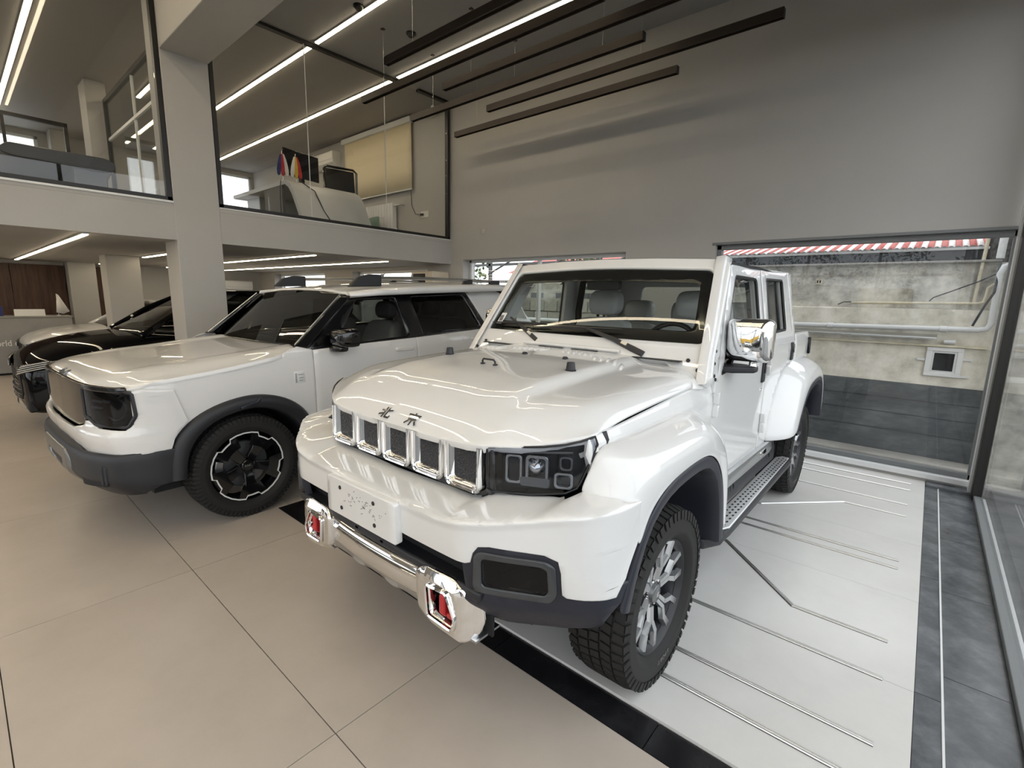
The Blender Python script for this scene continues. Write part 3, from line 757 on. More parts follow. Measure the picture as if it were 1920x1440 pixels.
# ---- side panels, doors, flares: built for each side
side_x = lambda y, z: (.822 - (.15*(z-1.27) if z > 1.27 else 0) - .05*max(0, .75-z)**1.5 - .006*((y-3.3)/1.2)**2)
arch_f = [(1.367, .559), (1.423, .711), (1.522, .862), (1.691, .932), (1.85, .946), (1.989, .950), (2.153, .938), (2.311, .821), (2.385, .62), (2.424, .437)]
arch_r = [(4.066, .641), (4.115, .73), (4.20, .838), (4.31, .93), (4.426, .977), (4.638, 1.0), (4.85, .995), (4.99, .93), (5.06, .78), (5.075, .62)]
hubY = (1.855, 4.56)
for s in (1, -1):
    sfn = lambda y, z, s=s: (s*side_x(y, z), y, z)
    out = (s, 0, 0)
    # fender
    fen = [(1.362, 1.08), (1.372, 1.132), (1.5, 1.141), (2.0, 1.168), (2.545, 1.196), (2.553, 1.19), (2.553, .52), (2.44, .52), (2.40, .75), (2.25, .90), (1.75, .93), (1.50, .88), (1.40, .98)]
    tp('fender', fen, lambda y, z, s=s: (s*(.800+.022*sstep(1.19, 1.09, z)-.012*sstep(1.6, 1.3, y)), y, z), out=out, t=.02, du=.05, dv=.03)
    # flare: three bands between the fender seam and the arch
    seam = [(1.345, .946), (1.378, 1.05), (1.402, 1.090), (1.52, 1.094), (1.80, 1.098), (2.10, 1.102), (2.27, 1.095), (2.45, 1.018), (2.53, .86), (2.55, .60)]
    rows = [[], [], [], [], []]
    for i, ((sy, sz), (ay, az)) in enumerate(zip(seam, [(1.445, .72), (1.50, .835), (1.57, .890)]+arch_f[3:])):
        t_end = [.806, .836, .834, .826, .824, .824, .824, .824, .824, .824][i]
        rows[0].append((s*(t_end-.015), sy, sz)); rows[1].append((s*(t_end+.004), sy, sz))
        k = [.30, .32, .35, .38, .40, .40, .40, .36, .34, .40][i]
        rows[2].append((s*(t_end+(.955-t_end)*.80), sy+(ay-sy)*k, sz+(az-sz)*k*.78))
        rows[3].append((s*.958, sy+(ay-sy)*(k+.18), sz+(az-sz)*(k+.18)))
        rows[4].append((s*.966, ay, az))
    rows[2][0] = (s*.885, 1.352, .946); rows[3][0] = (s*.961, 1.418, .930)
    if s < 0: rows = [r[::-1] for r in rows]
    mb = tm(); mb.grid(rows); mb.build('front_flare', 'white_paint', truck, sub=2, ang=180, solid=.012, fix=False)
    # rear flare
    seam2 = [(3.80, .60), (3.83, .74), (3.92, .93), (4.08, 1.085), (4.25, 1.13), (4.60, 1.155), (4.95, 1.15), (5.10, 1.08), (5.14, .85), (5.14, .62)]
    rows = [[], [], [], [], []]
    for i, ((sy, sz), (ay, az)) in enumerate(zip(seam2, arch_r)):
        rows[0].append((s*.80, sy, sz)); rows[1].append((s*.824, sy, sz)); k = .42
        rows[2].append((s*.925, sy+(ay-sy)*k, sz+(az-sz)*k*.75)); rows[3].append((s*.957, sy+(ay-sy)*(k+.22), sz+(az-sz)*(k+.22))); rows[4].append((s*.966, ay, az))
    if s < 0: rows = [r[::-1] for r in rows]
    mb = tm(); mb.grid(rows); mb.build('rear_flare', 'white_paint', truck, sub=2, ang=180, solid=.012, fix=False)
    # black arch trims with the inner return of the wheel well
    for arch in (arch_f, arch_r):
        c = Vector((hubY[0] if arch is arch_f else hubY[1], .42)); rings = []
        P = [Vector(p) for p in arch]
        for i, p in enumerate(P):
            d = (P[min(i+1, len(P)-1)]-P[max(i-1, 0)]).normalized(); n = Vector((-d.y, d.x))
            if n.dot(c-p) < 0: n = -n
            w = .058
            q = [(s*.952, *(p-n*.004)), (s*.972, *(p-n*.004)), (s*.976, *(p+n*.012)), (s*.974, *(p+n*w)), (s*.955, *(p+n*(w+.006))), (s*.60, *(p+n*(w+.01)))]
            rings.append(q if s > 0 else q[::-1])
        mb = tm(); mb.loft(rings, closed=False); mb.build('arch_trim', 'plastic_navy', truck, sub=1, ang=60, fix=False)
        # wheel well
        mb = tm(); rr = []
        for i, p in enumerate(P):
            n = (c-p).normalized(); rr.append([(s*.96, *(p+n*.03)), (s*.42, *(p+n*.03))])
        mb.grid(rr); mb.build('wheel_well', 'matte_black', truck, sub=1)
        ys_w = (c.x-.52, c.x+.52)
        MB(TO).box(s*.40, s*.42, *ys_w, .3, 1.0).build('wheel_well', 'matte_black', truck)
    # A pillar
    A = [(2.40, 1.20), (2.555, 1.20), (2.600, 1.31), (2.885, 1.815), (2.90, 1.845), (2.80, 1.848), (2.745, 1.80)]
    pf = lambda y, z, s=s: (s*(.838-(.152*(z-1.21))), y, z)
    ap = tp('pillar', [(2.375, 1.212), (2.552, 1.205), (2.556, 1.235), (2.598, 1.318), (2.868, 1.802), (2.90, 1.842), (2.80, 1.85), (2.42, 1.29)], pf, out=out, t=.05, du=.05, rim=.006)
    for (y, z) in ((2.535, 1.355), (2.502, 1.295), (2.485, 1.235), (2.478, 1.19)):
        if z < 1.2: y, z = 2.50, 1.215
        mb = tm(); mb.M = basis(Vector(pf(y, z)), (0, 1, 0), (0, 0, 1)); mb.lathe([(0, .008), (.007, .007), (.0095, .003), (.0095, -.003)], 12, 'z'); mb.build('screw', 'plastic', ap)
    # front door
    fd = [(2.562, .545), (3.552, .545), (3.556, .90), (3.556, 1.33), (3.508, 1.822), (2.94, 1.822), (2.905, 1.806), (2.612, 1.318), (2.566, 1.22)]
    hole = round_poly([(2.650, 1.222), (2.78, 1.235), (2.86, 1.302), (3.440, 1.318), (3.405, 1.752), (2.965, 1.752)], [.02, .03, .05, .03, .04, .03], 4)
    dfn = sfn
    d1 = tp('front_door', fd, dfn, out=out, t=.045, du=.06, holes=[hole[::-1]], back=True)
    def seal(hole, parent, w=.018):
        pts = [Vector((*dfn(y, z),)) for (y, z) in hole]
        mb = tm(); mb.tube([p+Vector((-s*.008, 0, 0)) for p in pts], w*.62, 6, closed=True); mb.build('window_seal', 'rubber_seal', parent)
    seal(hole, d1); tp('window_glass', hole, dfn, 'car_glass', d1, out=out, t=.004, du=.2, rim=.0005, lift=-.022)
    tp('mirror_sail', [(2.655, 1.226), (2.78, 1.238), (2.86, 1.305), (2.80, 1.36), (2.745, 1.365)], dfn, 'gloss_black', d1, out=out, t=.01, du=.1, lift=-.010)
    # rear door
    rd = [(3.566, .545), (3.77, .545), (3.80, .70), (3.90, .94), (4.06, 1.10), (4.23, 1.145), (4.395, 1.155), (4.405, 1.30), (4.285, 1.835), (3.518, 1.824), (3.566, 1.33)]
    hole2 = round_poly([(3.665, 1.395), (4.165, 1.405), (4.115, 1.772), (3.635, 1.762)], [.03, .03, .03, .03], 4)
    d2 = tp('rear_door', rd, dfn, out=out, t=.045, du=.06, holes=[hole2[::-1]], back=True)
    seal(hole2, d2); tp('window_glass', hole2, dfn, 'car_glass', d2, out=out, t=.004, du=.2, rim=.0005, lift=-.022)
    tp('window_divider', [(4.02, 1.40), (4.05, 1.40), (4.01, 1.77), (3.98, 1.77)], dfn, 'rubber_seal', d2, out=out, t=.01, du=.2, lift=-.012)
    # handles, lock, hinges
    for (par, y0, z0, z1) in ((d1, 3.475, 1.085, 1.245), (d2, 4.315, 1.165, 1.30)):
        h = tp('door_handle', rrect(y0, y0+.058, z0, z1, .008), dfn, 'plastic', par, out=out, t=.02, du=.1, lift=.012)
        tp('handle_paddle', rrect(y0+.012, y0+.046, z0+.06, z1-.012, .006), dfn, 'gloss_black', h, out=out, t=.01, du=.1, lift=.020)
    p = Vector(dfn(3.50, 1.03)); mb = tm(); mb.M = basis(p, (0, 1, 0), (0, 0, 1)); mb.lathe([(0, .006*1), (.010, .005), (.012, -.002)], 16, 'z'); mb.build('door_lock', 'chrome', d1)
    for (par, y0, zc) in ((d1, 2.60, 1.075), (d1, 2.60, .72), (d2, 3.61, 1.19), (d2, 3.61, .79)):
        mb = tm(); x0 = side_x(y0, zc)
        mb.prism(round_poly([(y0-.045, zc-.062), (y0+.05, zc-.05), (y0+.05, zc+.05), (y0-.045, zc+.062)], .012, 2), s*(x0-.01), s*(x0+.016), 'x')
        mb.box(s*(x0), s*(x0+.032), y0-.05, y0-.022, zc-.066, zc-.004); mb.box(s*(x0), s*(x0+.032), y0-.05, y0-.022, zc+.004, zc+.066)
        mb.build('hinge', 'white_paint', par, bevel=.005)
    # C pillar strip and bed side
    tp('cab_corner', [(4.296, 1.838), (4.36, 1.838), (4.43, 1.60), (4.475, 1.38), (4.478, 1.12), (4.405, 1.12), (4.413, 1.30)], sfn, out=out, t=.04, du=.06)
    bed = tp('bed_side', [(4.490, 1.08), (4.490, 1.345), (4.52, 1.352), (5.075, 1.352), (5.10, 1.33), (5.12, 1.10), (5.13, .72), (5.0, .70), (4.9, 1.02), (4.5, 1.02)], sfn, out=out, t=.07, du=.08, rim=.012)
    tp('tail_light', rrect(5.045, 5.112, 1.165, 1.305, .01), sfn, 'lens_dark', truck, out=out, t=.03, du=.1, lift=.016)
    tp('tail_light_housing', rrect(5.050, 5.106, 1.170, 1.300, .01), sfn, 'matte_black', truck, out=out, t=.02, du=.1, lift=.008)
    # sill trims
    tp('sill', [(2.42, .44), (3.98, .44), (4.07, .64), (3.80, .66), (3.76, .54), (2.56, .54), (2.44, .62)], lambda y, z, s=s: (s*(.815+.035*sstep(.60, .50, z)), y, z), 'plastic', truck, out=out, t=.04, du=.06)
    sl = tp('sill_strip', [(2.50, .535), (3.80, .528), (3.88, .545), (3.87, .60), (3.78, .607), (2.50, .610)], lambda y, z, s=s: (s*(.850+.05*(.6-z)), y, z), 'satin_silver', truck, out=out, t=.03, du=.08)
    tp('sill_badge', rrect(3.56, 3.70, .556, .585, .008), lambda y, z, s=s: (s*(.852+.05*(.6-z)), y, z), 'chrome', sl, out=out, t=.004, du=.1, lift=.003)
    # side step with slotted plate
    st = empty('side_step', (0, 0, 0)); st.parent = truck
    sp_o = [(2.47, .875), (2.62, .835), (4.10, .835), (4.18, .87), (4.18, .925), (4.14, .948), (2.60, .962), (2.50, .955)]
    mb = tm(); mb.prism([(s*x, y) for (y, x) in sp_o], .365, .412, 'z'); mb.build('step_body', 'plastic', st, bevel=.012)
    mb = tm(); mb.prism([(s*x, y) for (y, x) in [(2.36, .80), (2.50, .80), (2.54, .955), (2.47, .955), (2.36, .90)]], .36, .418, 'z'); mb.build('step_cap', 'plastic', st, bevel=.012)
    pl = [(2.545, .850), (4.105, .842), (4.165, .876), (4.16, .925), (2.60, .955), (2.53, .925)]
    mb = tm(); mb.prism([(s*x, y) for (y, x) in pl], .405, .420, 'z'); mb.build('step_plate', 'step_silver', st, bevel=.004)
    mb = tm()
    for k in range(29):
        for r in range(3):
            y = 2.60+k*.0525+(.026 if r % 2 else 0); x = .872+r*.0245+(0.004*(1-(y-2.6)/1.5))
            mb.prism([(s*a, b) for (a, b) in rrect(x-.0052, x+.0052, y-.0125, y+.0125, .005, 2)], .4195, .4206, 'z')
    o = mb.build('step_slots', 'matte_black', st, flat=True); o['kind'] = 'stuff'
    # mirror
    mr = empty('wing_mirror', (0, 0, 0)); mr.parent = truck
    mb = tm(); mb.prism([(s*.79, 2.66), (s*.79, 2.86), (s*.87, 2.86), (s*.955, 2.83), (s*.955, 2.77), (s*.87, 2.68)], 1.232, 1.268, 'z'); mb.build('mirror_foot', 'plastic', mr, bevel=.010)
    mb = tm(); mb.M = Matrix.Translation((s*.93, 2.80, 1.262)); mb.lathe([(.024, 0), (.020, .012), (.02, .03), (.022, .04)], 16, 'z'); mb.build('mirror_neck', 'chrome', mr)
    rings = []
    for (dy, sx, sz, zc) in ((2.722, .070, .072, 1.405), (2.730, .094, .096, 1.405), (2.752, .108, .111, 1.405), (2.80, .112, .115, 1.405), (2.845, .110, .112, 1.405), (2.865, .104, .106, 1.405)):
        cx = .905 if dy < 2.76 else .907
        rings.append([(s*(cx+a), dy-.018*(a > 0)*min(1, abs(a)/.1)*0, zc+b) for a, b in rrect(-sx, sx, -sz, sz, .034, 5)])
    if s < 0: rings = [r[::-1] for r in rings]
    mb = tm(); mb.loft(rings, closed=True, cap=True); mb.build('mirror_cap', 'chrome', mr, ang=50)
    mb = tm(); mb.prism([(s*a, b) for a, b in rrect(.803, 1.010, 1.300, 1.510, .03, 4)], 2.8655, 2.869, 'y'); mb.build('mirror_glass', 'mirror', mr)
# ---- roof (black canvas) and cab back
rz = lambda u, v: 1.838+.016*(1-min(1, abs(u)/.735)**2.4)-.012*sstep(.69, .735, abs(u))+.0025*sin(v*11)*sstep(.4, .7, abs(u))-.03*sstep(4.25, 4.36, v)
tp('soft_top', [(-.742, 2.83), (.742, 2.83), (.738, 3.6), (.730, 4.30), (.70, 4.37), (-.70, 4.37), (-.730, 4.30), (-.738, 3.6)], lambda u, v: (u, v, rz(u, v)), 'matte_black', t=.014, du=.05)
cb = lambda u, z: (u, 4.37+(1.85-z)*.20, z)
bw = round_poly([(-.55, 1.42), (.55, 1.42), (.50, 1.74), (-.50, 1.74)], .05, 4)
bp_ = tp('cab_back', [(-.80, 1.05), (.80, 1.05), (.79, 1.35), (.74, 1.83), (-.74, 1.83), (-.79, 1.35)], cb, out=(0, 1, 0), t=.04, du=.1, holes=[bw[::-1]], back=True)
tp('rear_window', bw, cb, 'car_glass', bp_, out=(0, 1, 0), t=.004, du=.3, lift=-.015)
MB(TO).box(-.76, .76, 4.48, 5.06, .80, .84).build('bed_floor', 'plastic', truck)
MB(TO).box(-.78, .78, 5.06, 5.12, .70, 1.335).build('tailgate', 'white_paint', truck, bevel=.015)
MB(TO).box(-.82, .82, 5.06, 5.19, .48, .68).build('rear_bumper', 'plastic', truck, bevel=.03)
for s in (1, -1): MB(TO).box(s*.72, s*.755, 4.49, 5.06, .82, 1.345).build('bed_liner', 'plastic', truck)
# ---- underbody
MB(TO).box(-.60, .60, 1.35, 5.05, .34, .52).build('chassis_light_block', 'matte_black', truck)  # plain black box in place of the chassis, added to block light
MB(TO).box(-.72, .72, 2.45, 4.46, .50, .56).build('cab_floor', 'seat_dark', truck)
MB(TO).box(-.42, .42, 1.30, 2.40, .52, 1.05).build('engine_bay', 'matte_black', truck)
for y in (1.805, hubY[1]): MB(TO).tube([(-.72, y, .378), (.72, y, .378)], .05, 10).build('axle', 'matte_black', truck)
# ---- front end
bpF = interp([(0, 1.0), (.30, 1.0), (.53, 1.003), (.60, 1.022), (.80, 1.142), (.88, 1.196), (.925, 1.245), (.950, 1.300), (.965, 1.365), (.975, 1.44)])
bumC = interp([(0, .853), (.40, .858), (.59, .882), (.77, .914), (.86, .929), (.93, .935), (1.0, .925)])
bumT = interp([(0, .880), (.45, .886), (.52, .906), (.62, .919), (.74, .928), (.80, .955), (.86, .956), (.93, .955), (1.0, .942)])
bumH = interp([(0, 1.172), (.45, 1.176), (.52, 1.186), (.62, 1.236), (.72, 1.292), (.80, 1.343), (.86, 1.350), (.93, 1.385), (.974, 1.44), (1.0, 1.5)])
def bum_y(u, z):
    a = abs(u); y = bpF(a); c = bumC(a)
    if z > c:
        t = min(1.2, (z-c)/max(.012, bumT(a)-c)); y += max(0, bumH(a)-y)*(t*t/.6 if t < .3 else t-.15)/.85
    y += .030*max(0, (.80-z)/.2)**2
    y -= .006*sstep(c-.03, c, min(z, c))*(1-sstep(.85, .95, a))
    return y
bfn = lambda u, z: (u, bum_y(u, z), z)
bo = [(0, .738), (.30, .735), (.52, .737), (.57, .738), (.588, .745), (.597, .78), (.615, .806), (.65, .812), (.80, .800), (.838, .782), (.846, .74), (.846, .66), (.856, .650), (.925, .638), (.955, .626), (.965, .68), (.974, .80), (.974, .940), (.93, .953), (.86, .956), (.805, .955), (.775, .938), (.74, .927), (.62, .919), (.525, .912), (.495, .896), (.44, .886), (0, .880)]
fb = tp('front_bumper', mirror_pts(bo), bfn, out=(0, -1, .2), t=.02, du=.02, dv=.006, rim=.0012)
for s in (1, -1):
    lo = [(s*u, z) for (u, z) in [(.56, .60), (.60, .525), (.66, .503), (.82, .503), (.92, .516), (.962, .60), (.966, .66), (.90, .70), (.85, .80), (.62, .815), (.56, .76)]]
    lb = tp('lower_bumper', lo, lambda u, z: (u, bum_y(u, min(z, .86))+.004+.03*sstep(.60, .50, z)-.018*sstep(.630, .595, z), z), 'plastic_navy', out=(0, -1, 0), t=.03, du=.03)
    # fog lamp
    fog = empty('fog_lamp', (0, 0, 0)); fog.parent = truck
    fr_o = [(s*u, z) for (u, z) in round_poly([(.612, .650), (.820, .636), (.836, .66), (.830, .760), (.806, .775), (.622, .788), (.606, .77), (.604, .67)], .02, 3)]
    fr_i = [(s*u, z) for (u, z) in round_poly([(.628, .668), (.808, .656), (.818, .672), (.812, .748), (.796, .759), (.634, .770), (.625, .758)], .018, 3)]
    tp('fog_bezel', fr_o, lambda u, z: (u, bum_y(u, .8)-.004, z), 'smoke_trim', fog, out=(0, -1, 0), t=.03, du=.04, holes=[fr_i[::-1]])
    tp('fog_reflector', fr_i, lambda u, z: (u, bum_y(u, .8)+.045, z), 'plastic', fog, out=(0, -1, 0), t=.01, du=.05)
    mb = tm()
    for (u, w_, z_) in ((.70, .10, .70),):
        mb.M = basis(Vector((s*.715, bum_y(.715, .8)+.030, .705)), (1, s*.55, 0), (0, 0, 1))
        mb.prism(rrect(-.055, .055, -.040, .040, .012, 3), -.012, .012, 'z', top=rrect(-.045, .045, -.032, .032, .010, 3))
    mb.build('fog_projector', 'gloss_black', fog)
    mb = tm(); mb.M = basis(Vector((s*.715, bum_y(.715, .8)+.02, .667)), (1, s*.55, -.04), (0, 0, 1)); mb.box(-.075, .075, -.003, .003, -.004, .004); mb.build('fog_light_bar', 'chrome', fog)
    mb = tm(); mb.tube([Vector((u, bum_y(u, .8)+.010, z)) for (u, z) in fr_i], .0045, 6, closed=True); mb.build('fog_trim_ring', 'satin_silver', fog)
    tp('fog_lens', fr_i, lambda u, z: (u, bum_y(u, .8)+.002, z), 'lens_dark', fog, out=(0, -1, 0), t=.004, du=.05, rim=.0005)
# dark intake behind
MB(TO).box(-.60, .60, 1.09, 1.12, .56, .83).build('air_intake', 'matte_black', truck)
MB(TO).box(-.62, .62, 1.03, 1.10, .60, .64).build('intake_bar', 'plastic', truck, bevel=.01)
for x in (-.12, .06): MB(TO).box(x, x+.02, 1.03, 1.09, .62, .74).build('intake_post', 'plastic', truck)
# number plate panel
plate = tp('number_plate_panel', round_poly([(-.236, .690), (.242, .694), (.238, .852), (-.232, .846)], .012, 3), lambda u, z: (u, .972+.02*(.85-z), z), 'white_paint', out=(0, -1, 0), t=.03, du=.1, rim=.004)
for (u, z) in ((-.130, .815), (.110, .818), (-.125, .728), (.112, .728)):
    mb = tm(); mb.M = basis(Vector((u, .9705+.02*(.85-z), z)), (1, 0, 0), (0, 0, 1)); mb.lathe([(0, .0012), (.0085, .0012), (.009, -.004)], 14, 'z'); mb.build('screw_hole', 'plastic', plate)
mb = tm(); random.seed(3)
for k in range(46):
    u = random.gauss(.06, .085); z = random.gauss(.785, .018)
    if abs(u) > .2: continue
    mb.M = basis(Vector((u, .9712+.02*(.85-z)-.0002, z)), (1, 0, random.uniform(-1, 1)), (0, 0, 1)); w = random.uniform(.002, .008); mb.box(-w, w, -.0009, .0009, -.0004, .0003)
o = mb.build('glue_marks', 'seat_grey', plate, flat=True); o['kind'] = 'stuff'
# chrome skid bar
prof = [(1.10, .612), (1.035, .612), (1.020, .600), (1.022, .588), (1.034, .580), (1.030, .568), (1.020, .560), (1.022, .546), (1.034, .540), (1.028, .50), (1.034, .475), (1.06, .462), (1.12, .47)]
rings = [[(x, y+.015*(x/.4)**2, z+.012*(abs(x)/.4)**3) for (y, z) in prof] for x in [-.345+.69*k/16 for k in range(17)]]
mb = tm(); mb.loft(rings, closed=False); mb.build('skid_bar', 'chrome', truck, ang=50)
rings = [[(x, 1.045, .49), (x, 1.040, .462-.012*(abs(sin(x*13))**4)), (x, 1.06, .442), (x, 1.16, .44)] for x in [-.36+.72*k/42 for k in range(43)]]
mb = tm(); mb.loft(rings, closed=False); mb.build('skid_lip', 'satin_silver', truck, ang=60)
for s in (1, -1):
    pod = empty('tow_hook_pod', (0, 0, 0)); pod.parent = truck
    fy = lambda u, z, s=s: 1.012+1.5*max(0, abs(u)-.545)**1.15+.5*max(0, z-.605)
    o_ = [(s*u, z) for (u, z) in round_poly([(.310, .606), (.345, .632), (.500, .638), (.545, .622), (.600, .590), (.606, .505), (.592, .455), (.565, .432), (.40, .436), (.325, .468)], .015, 3)]
    i_ = [(s*u, z) for (u, z) in round_poly([(.372, .580), (.480, .590), (.528, .505), (.515, .458), (.385, .462)], .016, 3)]
    tp('pod_frame', o_, lambda u, z: (u, fy(u, z), z), 'chrome', pod, out=(0, -1, .1), t=.05, du=.03, holes=[i_[::-1]], rim=.008)
    pts = [Vector((u, fy(u, z)-.004, z)) for (u, z) in i_]
    mb = tm(); mb.tube(pts, .007, 6, closed=True); mb.build('pod_rim', 'chrome', pod)
    mb = tm(); mb.box(s*.33, s*.62, 1.10, 1.11, .44, .63); mb.build('pod_backing', 'matte_black', pod)
    MB(TO).box(s*.33, s*.60, 1.04, 1.16, .438, .446).build('pod_floor', 'satin_silver', pod); MB(TO).box(s*.33, s*.60, 1.035, 1.16, .610, .617).build('pod_roof', 'satin_silver', pod)
    hk = [(s*.495, 1.105), (s*.495, 1.03), (s*.515, 1.012), (s*.545, 1.012), (s*.55, 1.03), (s*.52, 1.045), (s*.52, 1.105)]
    mb = tm(); mb.prism([(1.10, .580), (1.030, .580), (1.012, .565), (1.012, .495), (1.03, .480), (1.06, .480), (1.06, .505), (1.04, .510), (1.04, .555), (1.10, .558)], s*.440, s*.470, 'x'); mb.box(s*.470, s*.505, 1.02, 1.05, .485, .505)
    mb.build('tow_hook', 'red_hook', pod, bevel=.006)
# grille
MB(TO).box(-.53, .53, 1.215, 1.235, .87, 1.10).build('grille_backing', 'matte_black', truck)
tp('grille_surround', mirror_pts([(0, .878), (.50, .885), (.53, .92), (.525, 1.084), (.50, 1.09), (0, 1.078)]), lambda u, z: (u, 1.186, z), 'gloss_black', out=(0, -1, 0), t=.02, du=.1,
   holes=[[(c+a, b) for a, b in rrect(-.072, .072, .935, 1.062, .012, 3)][::-1] for c in (-.404, -.202, 0, .202, .404)])
mm = bpy.data.materials.new('grille_mesh'); mm.use_nodes = True; nn_ = mm.node_tree.nodes; ll_ = mm.node_tree.links; pb = nn_['Principled BSDF']
tc_ = nn_.new('ShaderNodeTexCoord'); vo = nn_.new('ShaderNodeTexVoronoi'); vo.inputs['Scale'].default_value = 110; vo.feature = 'F1'; bu = nn_.new('ShaderNodeBump'); bu.inputs['Strength'].default_value = 1; bu.inputs['Distance'].default_value = .01
ll_.new(tc_.outputs['Object'], vo.inputs['Vector']); ll_.new(vo.outputs['Distance'], bu.inputs['Height']); ll_.new(bu.outputs[0], pb.inputs['Normal']); pb.inputs['Base Color'].default_value = (.008, .009, .013, 1); pb.inputs['Roughness'].default_value = .25; MATS['grille_mesh'] = mm
for c in (-.404, -.202, 0, .202, .404):
    g = empty('grille_slot', (0, 0, 0)); g.parent = truck
    ztop = lambda x: lipZ(abs(x))-.006
    def inset(d): return round_poly([(c-.093+d, ztop(c)), (c-.093+d, .928+d*.4), (c-.072+d*.7, .906+d*.95), (c+.072-d*.7, .906+d*.95), (c+.093-d, .928+d*.4), (c+.093-d, ztop(c))], [0, .013, .010, .010, .013, 0], 3)
    rings = [[(x, y_, z) for (x, z) in inset(d)] for (d, y_) in ((-.001, 1.180), (-.001, 1.158), (.004, 1.150), (.010, 1.152), (.0125, 1.158), (.0135, 1.162), (.019, 1.157), (.024, 1.160), (.034, 1.184))]
    mb = tm(); mb.loft(rings, closed=False); mb.build('slot_frame', 'chrome', g, ang=38)
    mb = tm(); mb.box(c-.066, c+.066, 1.177, 1.183, .925, 1.075); mb.build('slot_mesh', 'grille_mesh', g)
# headlamps
hlF = interp([(0, 1.165), (.45, 1.168), (.52, 1.178), (.62, 1.228), (.72, 1.285), (.77, 1.325), (.80, 1.365), (.82, 1.405), (.84, 1.45)])
for s in (1, -1):
    hl = empty('headlamp', (0, 0, 0)); hl.parent = truck
    ho_ = [(s*u, z) for (u, z) in [(.512, 1.084), (.60, 1.096), (.69, 1.105), (.75, 1.116), (.785, 1.127), (.812, 1.140), (.818, 1.112), (.810, 1.06), (.792, .985), (.783, .962), (.755, .944), (.66, .930), (.53, .925), (.512, .932)]]
    hfn_ = lambda u, z: (u, hlF(abs(u))+.05*max(0, 1.0-z)*.6-.02*(1-((z-1.02)/.1)**2)*.4, z)
    tp('lamp_lens', ho_, hfn_, 'lens', hl, out=(s*.4, -1, 0), t=.004, du=.03, rim=.001)
    tp('lamp_housing', ho_, lambda u, z: (u, hfn_(u, z)[1]+.075, z), 'plastic', hl, out=(s*.4, -1, 0), t=.01, du=.05)
    mb = tm(); mb.tube([Vector((u, hfn_(u, z)[1]+.004, z)) for (u, z) in ho_], .0045, 6, closed=True); mb.build('lamp_edge', 'rubber_seal', hl)
    n_ = (s*.45, -.89, 0)
    def module(u, z, w, h, m, nm, dep=.03, yo=.05, r=.014, inner=None):
        mb = tm(); mb.M = basis(Vector((s*u, hlF(u)+yo, z)), (.89, s*.45, 0), (0, 0, 1))
        o_ = rrect(-w/2, w/2, -h/2, h/2, r, 4)
        if inner:
            i_ = rrect(-w/2+inner, w/2-inner, -h/2+inner, h/2-inner, r*.7, 4)
            mb.loft([[(x, y, 0) for x, y in o_], [(x, y, dep) for x, y in o_], [(x, y, dep) for x, y in i_], [(x, y, 0) for x, y in i_]], closed=True)
        else: mb.prism(o_, 0, dep, 'z')
        return mb.build(nm, m, hl, bevel=.002)
    module(.578, 1.013, .060, .105, 'satin_silver', 'reflector', inner=.009); module(.578, 1.013, .044, .09, 'plastic', 'reflector_bowl', .012)
    module(.650, 1.018, .080, .100, 'satin_silver', 'projector_frame', .034, inner=.010); module(.650, 1.018, .062, .080, 'gloss_black', 'projector_bowl', .012)
    module(.645, .972, .105, .034, 'grey_metal', 'lamp_ledge', .036, r=.010)
    mb = tm(); mb.M = basis(Vector((s*.650, hlF(.65)+.038, 1.022)), (.89, s*.45, 0), (0, 0, 1)); mb.lathe([(0, .030), (.012, .027), (.022, .018), (.027, .004), (.030, 0)], 20, 'z'); mb.build('projector_lens', 'chrome', hl)
    module(.735, 1.045, .046, .050, 'grey_metal', 'indicator_frame', .03, inner=.007)
    module(.730, .984, .066, .058, 'satin_silver', 'low_lamp_frame', .034, inner=.009); module(.730, .984, .05, .042, 'plastic', 'low_lamp_bowl', .014)
    mb = tm(); mb.M = basis(Vector((s*.793, hlF(.793)+.036, 1.082)), (.8, s*.6, .45), (-.3, 0, 1)); mb.box(-.035, .035, -.009, .009, 0, .012); mb.build('daylight_bar', 'white_plastic', hl, bevel=.003)
    mb = tm(); mb.M = basis(Vector((s*.66, hlF(.66)+.03, 1.078)), (.89, s*.45, .08), (0, 0, 1)); mb.box(-.13, .12, -.004, .004, 0, .010); mb.build('brow', 'grey_metal', hl, bevel=.002)
